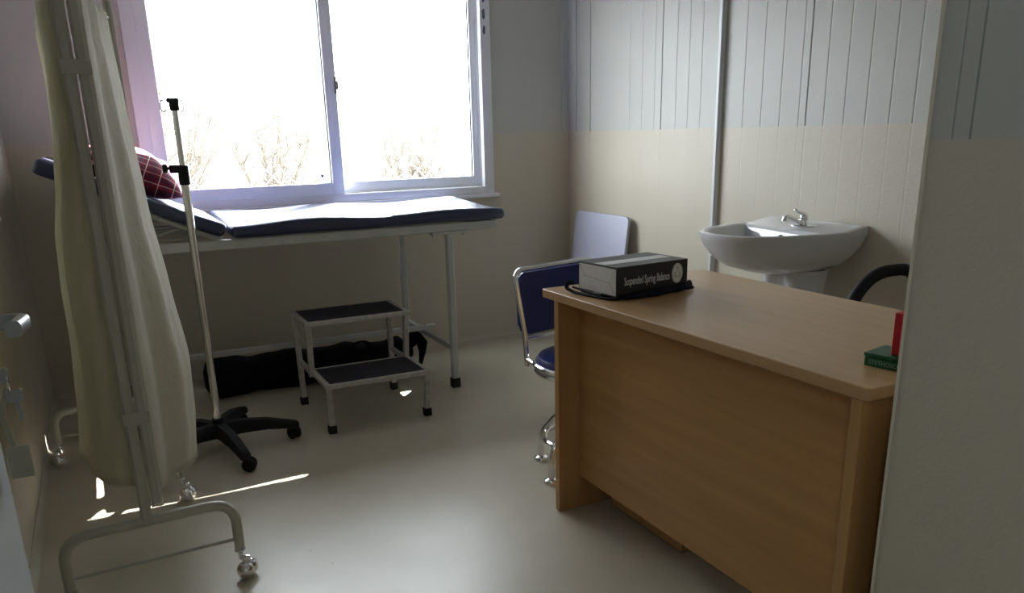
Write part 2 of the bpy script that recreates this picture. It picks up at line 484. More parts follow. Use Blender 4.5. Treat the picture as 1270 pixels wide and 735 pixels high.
# corner cover strip, upper part only
bm = new()
box(bm, (XR-0.055, YB-0.006, 1.281), (XR-0.0005, YB-0.0003, ZC-0.001), 0.001, 1)
box(bm, (XR-0.006, YB-0.10, 1.281), (XR-0.0003, YB-0.006, ZC-0.001), 0.001, 1)
for z in (1.45, 1.72, 2.0, 2.28):
    cyl(bm, (XR-0.045, YB-0.0058, z), (XR-0.045, YB-0.0075, z), 0.003, 8)
struct('trim_1', bm, M['trimgrey'])

# entrance wall (its long face runs beside the camera) and the room's front wall, one L-shaped wall
bm = new()
g = [(0.937 - YK, 0.003, 0.003), (0.905 - YK, 0.004, 0.004)]
def pe_(s, d, z): return Vector((XE - d, YK + s, z))
for z0, z1, gg in ((0, 1.252, []), (1.252, ZC, g)):
    panel_run(bm, YE - YK, gg, 0, 0.05, z0, z1, pe_)
box(bm, (XE+0.05, YE-0.05, 0), (XR, YE, ZC))
struct('wall_front', bm, M['entry'], smooth=0)
bm = new()
box(bm, (XE-0.0015, YE-0.006, 0.0), (XE+0.012, YE+0.0015, ZC), 0.0008, 1)
struct('trim_2', bm, mat('cream_lit_edge', (0.66, 0.62, 0.50), 0.4))  # paler than the wall: window light on this edge put into the colour
bm = new(); box(bm, (XL, YK-0.06, 0), (XR, YK, ZC)); struct('wall_back_entry', bm, M['entry'])
bm = new(); box(bm, (XL, 0.62, 0), (-0.262, 0.67, ZC)); struct('trim_3', bm, M['door'])

# floor joint along the walls: a low cove skirting
bm = new()
cv = [(0, 0), (0.022, 0), (0.010, 0.004), (0.004, 0.012), (0.002, 0.035), (0, 0.035)]
def cove(bm, p, q, inward):
    p, q, w = Vector(p), Vector(q), Vector(inward)
    t = bmesh.new()
    A = [t.verts.new(p + w*a + Vector((0, 0, b))) for a, b in cv]; B = [t.verts.new(q + w*a + Vector((0, 0, b))) for a, b in cv]
    n = len(cv)
    t.faces.new(A); t.faces.new(B)
    for k in range(n): t.faces.new((A[k], A[(k+1) % n], B[(k+1) % n], B[k]))
    merge(bm, t)
cove(bm, (XL, YB, 0), (XR, YB, 0), (0, -1, 0)); struct('baseboard_back', bm, M['wall'])
bm = new(); cove(bm, (XR, YE, 0), (XR, YB, 0), (-1, 0, 0)); struct('baseboard_right', bm, M['wall'])
bm = new(); cove(bm, (XL, 0.67, 0), (XL, YB, 0), (1, 0, 0)); struct('baseboard_left', bm, M['wall'])

# ------------------------------------------------------------------ window
win = bpy.data.objects.new('window_1', None); COL.objects.link(win); win['kind'] = 'structure'; win.location = (WX0, YB, WZ0)
def wpart(name, bm, m, p=None):
    bm.transform(Matrix.Translation(-win.location)); o = obj(name, bm, m, p or win); return o
def rectframe(bm, x0, x1, z0, z1, y0, y1, wl, wr, wb, wt, bev=0.004):
    box(bm, (x0, y0, z0), (x0+wl, y1, z1), bev); box(bm, (x1-wr, y0, z0), (x1, y1, z1), bev)
    box(bm, (x0+wl-0.001, y0, z0), (x1-wr+0.001, y1, z0+wb), bev); box(bm, (x0+wl-0.001, y0, z1-wt), (x1-wr+0.001, y1, z1), bev)
bm = new()
rectframe(bm, WX0-0.0, WX1, WZ0, WZ1, YB-0.03, YB+0.085, 0.065, 0.065, 0.045, 0.04)
rectframe(bm, WX0+0.060, WX1-0.060, WZ0+0.04, WZ1-0.035, YB+0.012, YB+0.018, 0.014, 0.014, 0.014, 0.01, 0.001)   # track rib
wpart('window_frame', bm, M['pvc'])
XM0, XM1 = 1.192, 1.262
for nm, x0, x1, y0, wl, wr, zb in (('left_sash', WX0+0.062, XM1, YB-0.022, 0.065, 0.066, WZ0+0.042), ('right_sash', XM0, WX1-0.062, YB+0.022, 0.045, 0.054, WZ0+0.042)):
    bm = new(); rectframe(bm, x0, x1, zb, WZ1-0.038, y0, y0+0.034, wl, wr, 0.068, 0.06, 0.005)
    s = wpart('window_sash', bm, M['pvc'])
    bm = new(); rectframe(bm, x0+wl-0.001, x1-wr+0.001, zb+0.066, WZ1-0.096, y0+0.012, y0+0.022, 0.005, 0.005, 0.005, 0.005, 0.001)
    wpart('glazing_gasket', bm, M['rubber'], s)
    bm = new(); box(bm, (x0+wl-0.002, y0+0.0155, zb+0.062), (x1-wr+0.002, y0+0.0185, WZ1-0.095))
    wpart('window_pane', bm, M['glass'], s)
bm = new(); box(bm, (1.248, YB-0.032, 1.51), (1.262, YB-0.022, 1.60), 0.004); box(bm, (1.256, YB-0.042, 1.53), (1.270, YB-0.030, 1.575), 0.005)
wpart('window_latch', bm, M['darksteel'])
bm = new()
for zz, hh in ((2.06, 0.07), (1.965, 0.06), (1.88, 0.05)):
    t = [(2.165 + 0.010*math.cos(a) * (1 + 0.25*rnd.uniform(-1, 1)), zz - 0.02 + hh/2*math.sin(a)) for a in [2*PI*k/14 for k in range(14)]]
    tt = bmesh.new(); A = [tt.verts.new((x, YB-0.0306, z)) for x, z in t]; B = [tt.verts.new((x, YB-0.0298, z)) for x, z in t]
    tt.faces.new(A); tt.faces.new(B)
    for k in range(14): tt.faces.new((A[k], A[(k+1) % 14], B[(k+1) % 14], B[k]))
    merge(bm, tt)
wpart('peeling_tape', bm, M['tape'])
bm = new(); box(bm, (1.135, YB-0.0085, 1.065), (1.150, YB-0.0065, 1.082), 0.0003, 1); wpart('sticker', bm, M['tape'])
bm = new(); box(bm, (WX0-0.03, YB-0.045, WZ0-0.022), (WX1+0.030, YB+0.0, WZ0-0.0005), 0.004); wpart('window_sill', bm, M['pvc'])

# ------------------------------------------------------------------ outdoors
bm = new()
t = bmesh.new(); NX, NY = 40, 34
gv = [[None]*NY for _ in range(NX)]
for i in range(NX):
    for j in range(NY):
        x = -16 + 34*i/(NX-1); y = YB + 0.16 + (26 * (j/(NY-1))**1.6)
        z = -0.25 + 0.16*max(0, y-6.5) ** 0.8 * 0.9 + 0.12*math.sin(x*1.3+y*0.7) * min(1, (y-YB)/3) + rnd.uniform(-0.04, 0.04)
        gv[i][j] = t.verts.new((x, y, z))
for i in range(NX-1):
    for j in range(NY-1): t.faces.new((gv[i][j], gv[i+1][j], gv[i+1][j+1], gv[i][j+1]))
lowest = [t.verts.new((x, y, -0.9)) for x, y in ((-16, YB+0.16), (18, YB+0.16), (18, YB+26.16), (-16, YB+26.16))]
t.faces.new(lowest)
merge(bm, t)
struct('ground', bm, M['grass'], smooth=60)

def gz(x, y): return -0.25 + 0.144*max(0, y-6.5)**0.8 + 0.12*math.sin(x*1.3+y*0.7)*min(1, (y-YB)/3)

# chain-link fence
FY = 7.2
fen = thing('wire_fence', 'chain link wire fence standing on dry grass outside the window', 'fence', (0, FY, 0))
bm = new()
cell = 0.13
x0f, x1f, z0f, z1f = -1.2, 4.4, 0.0, 1.04
k = int((x1f-x0f+z1f-z0f)/cell)+1
for i in range(-k, k+1):
    for sgn in (1, -1):
        # z = z0 + sgn*(x - c)
        c = x0f + i*cell if sgn == 1 else x0f + i*cell
        pa = []
        for z in (z0f, z1f):
            x = c + (z-z0f)*sgn; pa.append((x, z))
        (xa, za), (xb, zb) = pa
        if max(xa, xb) < x0f or min(xa, xb) > x1f: continue
        def cl(x, z, x2, z2):
            if x < x0f: z = z + (z2-z)*(x0f-x)/(x2-x); x = x0f
            if x > x1f: z = z + (z2-z)*(x1f-x)/(x2-x); x = x1f
            return x, z
        A = cl(xa, za, xb, zb); B = cl(xb, zb, xa, za)
        tube(bm, [(A[0], FY+0.003*sgn, A[1]), (B[0], FY+0.003*sgn, B[1])], 0.005, 5)
part('wire_mesh', bm, M['wire'], fen)
for x in (-1.2, 0.66, 2.52, 4.4):
    bm = new(); cyl(bm, (x, FY+0.03, -0.6), (x, FY+0.03, 1.10), 0.025, 10, 0.003); part('fence_post', bm, M['wire'], fen)

def shrub(x, y, h, spread, n, seed, label, lean=0.0):
    rr = random.Random(seed)
    t = thing('dry_shrub', label, 'shrub', (x, y, gz(x, y)-0.03), 'bare shrubs outside the window')
    bm = new()
    for i in range(n):
        a = rr.uniform(0, 2*PI); sp = spread*rr.uniform(0.2, 1); hh = h*rr.uniform(0.6, 1)
        base = Vector((x + rr.uniform(-.04, .04), y + rr.uniform(-.04, .04), t.location.z))
        tip = base + Vector((math.cos(a)*sp + lean, math.sin(a)*sp*0.6, hh))
        midp = (base+tip)/2 + Vector((rr.uniform(-.08, .08), rr.uniform(-.08, .08), hh*0.1))
        pts = [base*(1-u)**2 + midp*2*u*(1-u) + tip*u*u for u in [q/6 for q in range(7)]]
        tube(bm, pts, [0.017*(1-q/8.5) for q in range(7)], 5)
        for q in range(9):
            u = rr.uniform(0.3, 0.95); p0 = base*(1-u)**2 + midp*2*u*(1-u) + tip*u*u
            d = Vector((rr.uniform(-1, 1), rr.uniform(-1, 1), rr.uniform(0.1, 1))).normalized()*rr.uniform(0.12, 0.36)
            tube(bm, [p0, p0+d*0.5+Vector((0, 0, .02)), p0+d], [0.008, 0.006, 0.004], 4)
    part('twigs', bm, M['twig'], t, smooth=0)
shrub(0.55, 9.0, 1.7, 0.9, 26, 1, 'bare twiggy shrub outside behind the left window pane')
shrub(-0.2, 10.5, 2.0, 0.9, 22, 2, 'bare shrub outside at the far left edge of the window view')
shrub(1.75, 9.6, 1.5, 0.8, 18, 3, 'low bare shrub outside just left of the window mullion')
shrub(3.15, 8.7, 1.50, 0.5, 30, 4, 'dense brown shrub outside in the middle of the right window pane')
shrub(4.15, 8.2, 1.65, 0.35, 12, 5, 'thin upright shrub outside near the right end of the window')
for x, y, z, s, lb in ((0.45, 11.0, 0, (0.45, 0.35, 0.30), 'grey boulder on the slope outside behind the left window pane'), (4.05, 8.9, 0, (0.32, 0.25, 0.26), 'grey boulder outside low at the right end of the window view')):
    bm = new(); t = bmesh.new(); bmesh.ops.create_icosphere(t, subdivisions=3, radius=1)
    for v in t.verts: v.co = Vector((v.co.x*s[0], v.co.y*s[1], v.co.z*s[2])) * (1 + 0.13*math.sin(v.co.x*5+1)*math.cos(v.co.y*4+v.co.z*3))
    merge(bm, t, Matrix.Translation((x, y, gz(x, y)+0.12)))
    o = obj('boulder', bm, M['block'], loc=(x, y, gz(x, y)), label=lb, category='rock', group='boulders outside the window')

# ------------------------------------------------------------------ examination couch
BY0, BY1 = 3.80, 4.575
co = thing('examination_couch', 'steel examination couch with navy vinyl mattress and raised head section under the window', 'examination couch', (0.85, (BY0+BY1)/2, 0))
bm = new()
FZ0, FZ1 = 0.815, 0.858
for y in (BY0+0.02, BY1-0.02):
    bar(bm, (-0.16, y, (FZ0+FZ1)/2), (1.80, y, (FZ0+FZ1)/2), 0.03, FZ1-FZ0)
for x in (-0.145, 0.60, 1.2, 1.785):
    bar(bm, (x, BY0+0.03, (FZ0+FZ1)/2), (x, BY1-0.03, (FZ0+FZ1)/2), 0.03, FZ1-FZ0-0.004)
for y in (BY0+0.02, BY1-0.02):
    box(bm, (1.445, y-0.022, FZ0-0.012), (1.635, y+0.022, FZ0+0.002), 0.003)
    for x in (1.46, 1.62):
        cyl(bm, (x, y, FZ0-0.022), (x, y, FZ0-0.010), 0.008, 8)
fr = part('couch_frame', bm, M['greyenamel'], co)
for x in (0.02, 1.54):
    for y in (BY0+0.02, BY1-0.02):
        bm = new(); bar(bm, (x, y, 0.045), (x, y, FZ0-0.01), 0.036, 0.036, b=0.006)
        lg = part('leg', bm, M['greyenamel'], co)
        bm = new(); box(bm, (x-0.023, y-0.023, 0.0), (x+0.023, y+0.023, 0.052), 0.006); sub('rubber_foot', bm, M['rubber'], lg, co)
for x in (0.02, 1.54):
    bm = new(); bar(bm, (x, BY0+0.03, 0.215), (x, BY1-0.03, 0.215), 0.03, 0.03); part('cross_brace', bm, M['greyenamel'], co)
bm = new(); bar(bm, (-0.02, 4.24, 0.240), (1.60, 4.24, 0.240), 0.032, 0.028)
cyl(bm, (1.54, 4.24, 0.252), (1.54, 4.24, 0.263), 0.008, 8)
part('long_brace', bm, M['greyenamel'], co)
# flat mattress section, slightly slumped
t = bmesh.new()
bmesh.ops.create_cube(t, size=1.0)
for v in t.verts:
    v.co = Vector((0.500 + (v.co.x+0.5)*1.345, BY0-0.015 + (v.co.y+0.5)*(BY1-BY0+0.045), 0.862 + (v.co.z+0.5)*0.062))
loops(t, 0, [0.6, 0.7, 0.8, 0.9, 1.0, 1.1, 1.2, 1.3, 1.4, 1.5, 1.6, 1.7]); loops(t, 1, [3.95, 4.15, 4.35])
def rimbevel(t, off, seg):
    es = []
    for e in t.edges:
        if len(e.link_faces) == 2 and e.calc_face_angle(0) > R(60): es.append(e)
    bmesh.ops.bevel(t, geom=es, offset=off, segments=seg, profile=0.5, affect='EDGES', clamp_overlap=True)
rimbevel(t, 0.022, 4)
for v in t.verts:
    if v.co.z > 0.88:
        v.co.z += 0.008*math.sin((v.co.x-0.5)*4.2)*(0.4+0.6*math.sin((v.co.y-3.78)*4)) + 0.0075*math.sin(v.co.x*9+v.co.y*5)
    w = (v.co.x-1.6)/0.245
    if w > 0: v.co.x += w*0.048*(v.co.y-BY0)/(BY1-BY0)
bm = new(); merge(bm, t)
part('mattress', bm, M['navy'], co)
# raised backrest
A0 = R(24.0)
H0 = Vector((0.462, 0, 0.868))
def back_mx():
    return Matrix.Translation(H0) @ Matrix.Rotation(A0, 4, 'Y')
# local frame: x from 0 to -L along the slope, z up the thickness (rotation about +Y by A lifts -x)
t = bmesh.new(); bmesh.ops.create_cube(t, size=1.0)
for v in t.verts:
    v.co = Vector((-0.755 + (v.co.x+0.5)*0.755, BY0-0.015 + (v.co.y+0.5)*(BY1-BY0+0.045), 0.0 + (v.co.z+0.5)*0.062))
loops(t, 0, [-0.5, -0.3, -0.15]); loops(t, 1, [3.95, 4.15, 4.35]); rimbevel(t, 0.020, 4)
for v in t.verts:
    if v.co.z > 0.03: v.co.z += 0.006*math.sin(v.co.x*8)
bm = new(); merge(bm, t, back_mx()); part('backrest_cushion', bm, M['navy'], co)
bm = new()
mx = back_mx()
for y in (BY0+0.05, BY1-0.05):
    bar(bm, mx @ Vector((-0.66, y, -0.014)), mx @ Vector((0.0, y, -0.014)), 0.028, 0.02, up=(mx.to_3x3() @ Vector((0, 0, 1))))
for x in (-0.64, -0.35, -0.05):
    bar(bm, mx @ Vector((x, BY0+0.06, -0.014)), mx @ Vector((x, BY1-0.06, -0.014)), 0.026, 0.018)
part('backrest_frame', bm, M['greyenamel'], co)
for y in (BY0+0.06, BY1-0.06):
    bm = new()
    bar(bm, (0.10, y, 0.862), mx @ Vector((-0.17, y, -0.024)), 0.022, 0.008)
    bar(bm, (0.10, y, 0.866), (0.36, y, 0.872), 0.022, 0.008)
    cyl(bm, (0.10, y-0.012, 0.866), (0.10, y+0.012, 0.866), 0.012, 12)
    part('ratchet_strut', bm, M['greyenamel'], co)

# pillow on the backrest
pl = new(); t = bmesh.new(); n = 22; LX, LY, TZ = 0.22, 0.24, 0.092
g = {}
for s in (1, -1):
    for i in range(n+1):
        for j in range(n+1):
            u, v = -1 + 2*i/n, -1 + 2*j/n
            edge = i in (0, n) or j in (0, n)
            if edge and s == -1: g[(s, i, j)] = g[(1, i, j)]; continue
            pin = 1 - 0.10*(1-abs(v)**2)*abs(u)**4*0 
            k = (max(0, 1-abs(u)**2.4)*max(0, 1-abs(v)**2.4))**0.55
            xx = LX*u*(1 - 0.07*(1-v*v)); yy = LY*v*(1 - 0.07*(1-u*u))
            wr = 0.006*math.sin(9*u+4*v)*k
            g[(s, i, j)] = t.verts.new((xx, yy, s*(TZ if s == 1 else TZ*0.92)*k + wr))
for s in (1, -1):
    for i in range(n):
        for j in range(n):
            q = [g[(s, i, j)], g[(s, i+1, j)], g[(s, i+1, j+1)], g[(s, i, j+1)]]
            if s == -1: q.reverse()
            if len(set(q)) == 4: t.faces.new(q)
merge(pl, t)
o = obj('pillow', pl, M['plaid'], smooth=60, label='red plaid pillow lying on the raised head of the couch', category='pillow')
pm = back_mx() @ Matrix.Translation((-0.40, BY0+0.29, 0.062+0.080)) @ Matrix.Rotation(R(-4), 4, 'Z') @ Matrix.Rotation(R(8), 4, 'X')
o.matrix_world = pm

# ------------------------------------------------------------------ bag under the couch
t = bmesh.new(); NS, NR = 44, 22
rings = []
for i in range(NS+1):
    u = i/NS
    x = 0.345 + 1.12*u
    e = min(1, (u/0.02+0.45) if u < 0.02 else 1, ((1-u)/0.05+0.35) if u > 0.95 else 1)
    hh = (0.098 - 0.012*u + 0.006*math.sin(u*21) + 0.004*math.sin(u*47+1))*e
    ww = (0.105 + 0.010*math.sin(u*13+1))*e
    yc = 4.33 + 0.012*math.sin(u*5) - 0.00*u
    ring = []
    for k in range(NR):
        a = 2*PI*k/NR
        ca, sa = math.cos(a), math.sin(a)
        p = 0.62
        yy = math.copysign(abs(ca)**p, ca)*ww*(1+0.05*math.sin(5*a+u*30)); zz = math.copysign(abs(sa)**p, sa)*hh*(1+0.04*math.sin(4*a+u*23))
        ring.append(t.verts.new((x, yc+yy, max(0.0, 0.091 - 0.008*u + zz))))
    rings.append(ring)
for A, B in zip(rings, rings[1:]):
    for k in range(NR): t.faces.new((A[k], A[(k+1) % NR], B[(k+1) % NR], B[k]))
t.faces.new(rings[0]); t.faces.new(rings[-1])
bg = thing('carry_bag', 'long black nylon bag on the floor beneath the examination couch', 'bag', (0.9, 4.33, 0))
bm = new(); merge(bm, t); part('bag_body', bm, M['bag'], bg, smooth=50)
bm = new()
tube(bm, fillet([(0.70, 4.25, 0.155), (0.72, 4.22, 0.212), (0.80, 4.20, 0.218), (0.86, 4.23, 0.18)], 0.03), 1.0, sect=rsect(0.03, 0.006, 0.002))
part('bag_handle', bm, M['strap'], bg)
bm = new()
tube(bm, fillet([(1.10, 4.25, 0.165), (1.12, 4.22, 0.21), (1.18, 4.21, 0.215), (1.22, 4.24, 0.17)], 0.03), 1.0, sect=rsect(0.03, 0.006, 0.002))
part('bag_handle', bm, M['strap'], bg)
bm = new()
tube(bm, [(1.44, 4.30, 0.13), (1.47, 4.28, 0.17), (1.49, 4.27, 0.205), (1.505, 4.26, 0.19), (1.52, 4.25, 0.15), (1.515, 4.24, 0.10), (1.50, 4.24, 0.03)], [0.03, 0.045, 0.028, 0.02, 0.032, 0.02, 0.01], 10)
part('drawstring_end', bm, M['bag'], bg)

# ------------------------------------------------------------------ step stool
ss = thing('step_stool', 'two step grey metal stool with black rubber treads in front of the couch', 'step stool', (1.0, 3.72, 0))
def step(z, x0, x1, y0, y1):
    bm = new()
    h = 0.022
    for a, b_ in (((x0, y0+0.012), (x1, y0+0.012)), ((x0, y1-0.012), (x1, y1-0.012))):
        bar(bm, (a[0], a[1], z-h/2), (b_[0], b_[1], z-h/2), 0.024, h, b=0.003)
    for x in (x0+0.012, x1-0.012):
        bar(bm, (x, y0+0.02, z-h/2), (x, y1-0.02, z-h/2), 0.024, h, b=0.003)
    f = part('step_frame', bm, M['chipped'], ss)
    bm = new(); box(bm, (x0+0.020, y0+0.020, z-0.014), (x1-0.020, y1-0.020, z-0.001), 0.002)
    for k in range(24):
        xx = x0+0.03 + (x1-x0-0.06)*k/23; box(bm, (xx-0.003, y0+0.026, z-0.002), (xx+0.003, y1-0.026, z+0.0006))
    sub('rubber_tread', bm, M['tread'], f, ss)
step(0.470, 0.752, 1.262, 3.675, 4.000)
step(0.232, 0.768, 1.262, 3.430, 3.750)
def sleg(p, q, foot=True, nm='leg'):
    bm = new(); bar(bm, p, q, 0.026, 0.026, up=(0, 1, 0), b=0.004); l = part(nm, bm, M['chipped'], ss)
    if foot:
        x, y, z = p; z = 0.0
        bm = new(); box(bm, (x-0.018, y-0.018, 0.0), (x+0.018, y+0.018, 0.038), 0.004); sub('rubber_foot', bm, M['rubber'], l, ss)
sleg((0.784, 3.455, 0.03), (0.784, 3.455, 0.212)); sleg((1.247, 3.470, 0.03), (1.247, 3.450, 0.212))
sleg((0.768, 3.945, 0.03), (0.768, 3.975, 0.45)); sleg((1.243, 3.955, 0.03), (1.247, 3.975, 0.45))
sleg((0.775, 3.735, 0.20), (0.770, 3.700, 0.45), False, 'riser_post'); sleg((1.245, 3.735, 0.20), (1.247, 3.700, 0.45), False, 'riser_post')
for x in (0.772, 1.248):
    bm = new()
    bar(bm, (x, 3.74, 0.218), (x, 3.955, 0.218), 0.022, 0.022, b=0.003)
    part('side_rail', bm, M['chipped'], ss)

# ------------------------------------------------------------------ iv stand
ICX, ICY = 0.310, 3.512
iv = thing('iv_stand', 'chrome drip stand on black five-arm wheeled base in front of the couch', 'iv stand', (ICX, ICY, 0))
bm = new(); lathe(bm, [(0.030, 0.062), (0.040, 0.070), (0.040, 0.105), (0.026, 0.118), (0.024, 0.140), (0.014, 0.142)], (ICX, ICY, 0), 20)
hub = part('base_hub', bm, M['plastic'], iv)
for k in range(5):
    a = R(-78 + 72*k - 2); d = Vector((math.cos(a), math.sin(a), 0)); c = Vector((ICX, ICY, 0))
    L = 0.315
    bm = new()
    pts = [c + d*0.02 + Vector((0, 0, 0.088)), c + d*0.10 + Vector((0, 0, 0.094)), c + d*0.20 + Vector((0, 0, 0.090)), c + d*0.28 + Vector((0, 0, 0.076)), c + d*(L+0.012) + Vector((0, 0, 0.066))]
    t = bmesh.new()
    ws = [0.033, 0.030, 0.026, 0.023, 0.021]; hs = [0.032, 0.029, 0.024, 0.019, 0.017]
    n2 = d.cross(Vector((0, 0, 1)))
    rg = []
    for p, w, h in zip(pts, ws, hs):
        rg.append([t.verts.new(p + n2*(w*x) + Vector((0, 0, h*z))) for x, z in ((1, -.7), (1, .4), (.6, 1), (-.6, 1), (-1, .4), (-1, -.7), (-.6, -1), (.6, -1))])
    for A, B in zip(rg, rg[1:]):
        for q in range(8): t.faces.new((A[q], A[(q+1) % 8], B[(q+1) % 8], B[q]))
    t.faces.new(rg[0]); t.faces.new(rg[-1]); merge(bm, t)
    cyl(bm, c + d*L + Vector((0, 0, 0.050)), c + d*L + Vector((0, 0, 0.082)), 0.019, 14, 0.004)
    arm = part('base_arm', bm, M['plastic'], iv)
    bm = new()
    ca = a + rnd.uniform(-0.9, 0.9); ax = Vector((math.cos(ca), math.sin(ca), 0)); fw = Vector((-ax.y, ax.x, 0))
    wc = c + d*L + fw*0.014 + Vector((0, 0, 0.0285))
    for s in (-1, 1):
        cyl(bm, wc + ax*0.003*s, wc + ax*0.024*s, 0.0285, 20, 0.007)
    cyl(bm, wc - ax*0.02, wc + ax*0.02, 0.007, 8)
    ball(bm, wc + Vector((0, 0, 0.012)) - fw*0.006, 0.019, (1, 1, 0.9))
    cyl(bm, c + d*L + Vector((0, 0, 0.035)), c + d*L + Vector((0, 0, 0.06)), 0.008, 10)
    sub('caster', bm, M['rubber'], arm, iv)
bm = new(); cyl(bm, (ICX, ICY, 0.12), (ICX, ICY, 1.145), 0.0155, 20); part('lower_pole', bm, M['dullsteel'], iv)
bm = new(); cyl(bm, (ICX, ICY, 1.14), (ICX, ICY, 1.415), 0.0115, 20); part('upper_pole', bm, M['dullsteel'], iv)
bm = new(); cyl(bm, (ICX, ICY, 1.115), (ICX, ICY, 1.190), 0.021, 20, 0.003)
box(bm, (ICX-0.050, ICY-0.012, 1.162), (ICX-0.012, ICY+0.012, 1.192), 0.004)
cl_ = part('height_clamp', bm, M['plastic'], iv)
bm = new(); cyl(bm, (ICX-0.074, ICY, 1.180), (ICX-0.056, ICY, 1.180), 0.017, 16, 0.004); cyl(bm, (ICX-0.058, ICY, 1.180), (ICX-0.046, ICY, 1.180), 0.006, 10)
sub('clamp_knob', bm, M['plastic'], cl_, iv)
bm = new(); cyl(bm, (ICX, ICY, 1.392), (ICX, ICY, 1.438), 0.018, 18, 0.003); box(bm, (ICX-0.026, ICY-0.010, 1.422), (ICX+0.018, ICY+0.010, 1.438), 0.004)
hd = part('hook_holder', bm, M['plastic'], iv)
for s, w in ((-1, 0.034), (1, 0.016)):
    bm = new()
    x = ICX + s*0.014
    tube(bm, fillet([(x, ICY-0.004, 1.432), (x+s*w, ICY-0.01, 1.430), (x+s*w*1.1, ICY-0.012, 1.398), (x+s*w*0.75, ICY-0.012, 1.385), (x+s*w*0.45, ICY-0.012, 1.400)], 0.012), 0.0025, 8)
    sub('hook', bm, M['chrome'], hd, iv)

# ------------------------------------------------------------------ folding screen
sc_ = thing('folding_screen', 'cream metal privacy screen on casters with hanging cloth panels, folded at left', 'privacy screen', (-0.02, 2.9, 0))
def caster_chrome(bm, p, ang):
    x, y = p; d = Vector((math.cos(ang), math.sin(ang), 0)); ax = Vector((-d.y, d.x, 0))
    cyl(bm, (x, y, 0.058), (x, y, 0.100), 0.0075, 10); cyl(bm, (x, y, 0.084), (x, y, 0.092), 0.017, 16, 0.002)
    c = Vector((x, y, 0)) + d*0.016 + Vector((0, 0, 0.027))
    ball(bm, c + ax*0.012, 0.027, (1, 1, 1), 18); ball(bm, c - ax*0.012, 0.027, (1, 1, 1), 18)
    box(bm, c + Vector((-0.012, -0.012, 0.012)), c + Vector((0.012, 0.012, 0.045)), 0.005)
def arch(cx, y, half, zt, tilt=0.0):
    bm = new()
    def P(s, z): return (cx + s*math.cos(tilt), y + s*math.sin(tilt), z)
    tube(bm, fillet([P(-half, 0.098), P(-half, zt), P(half, zt), P(half, 0.098)], 0.075, 10), 0.0155, 14)
    tube(bm, [P(-half, 0.128), P(half, 0.128)], 0.006, 10)
    a = part('foot_arch', bm, M['enamel'], sc_)
    for s in (-half, half):
        bm = new(); q = P(s, 0); caster_chrome(bm, (q[0], q[1]), R(-35) if s > 0 else R(200)); sub('caster', bm, M['chrome'], a, sc_)
arch(-0.009, 2.345, 0.229, 0.250, R(3)); arch(-0.075, 3.640, 0.232, 0.232, R(-1))
ZT = 1.72
def post(x, y, z0, z1, w=0.030):
    bm = new(); bar(bm, (x, y, z0), (x, y, z1), w, w, b=0.007)
    return part('post', bm, M['enamel'], sc_)
post(-0.0190, 2.345, 0.250, ZT); pw = post(0.0150, 2.345, 0.300, ZT)
bm = new(); box(bm, (-0.001, 2.329, 0.293), (0.031, 2.361, 0.303), 0.002); sub('end_cap', bm, M['dullsteel'], pw, sc_)
for z in (1.457, 0.560):
    bm = new()
    box(bm, (-0.036, 2.3265, z-0.017), (0.032, 2.3295, z+0.017), 0.0008, 1)
    for dx in (-0.026, 0.022):
        cyl(bm, (dx, 2.327, z-0.008), (dx, 2.324, z-0.008), 0.0035, 8)
    part('hinge_plate', bm, M['enamel'], sc_)
FP = Vector((-0.090, 3.62, 0)); WP = Vector((0.112, 3.03, 0))
post(FP.x, FP.y, 0.225, ZT); post(WP.x, WP.y, 0.095, ZT, 0.024)
bm = new(); caster_chrome(bm, (WP.x, WP.y), R(-30)); part('caster', bm, M['chrome'], sc_)
for a_, b_, r_, nm_, mt_ in (((-0.019, 2.355, ZT-0.01), (FP.x, FP.y, ZT-0.01), 0.012, 'frame_rail', 'enamel'), ((0.015, 2.355, ZT-0.01), (WP.x, WP.y, ZT-0.01), 0.010, 'frame_rail', 'enamel'),
                             ((-0.019, 2.355, ZT-0.065), (FP.x, FP.y, ZT-0.065), 0.004, 'curtain_rod', 'dullsteel'), ((0.015, 2.355, 1.650), (WP.x, WP.y, 1.650), 0.004, 'curtain_rod', 'dullsteel')):
    bm = new(); tube(bm, [a_, b_], r_, 10); part(nm_, bm, M[mt_], sc_)

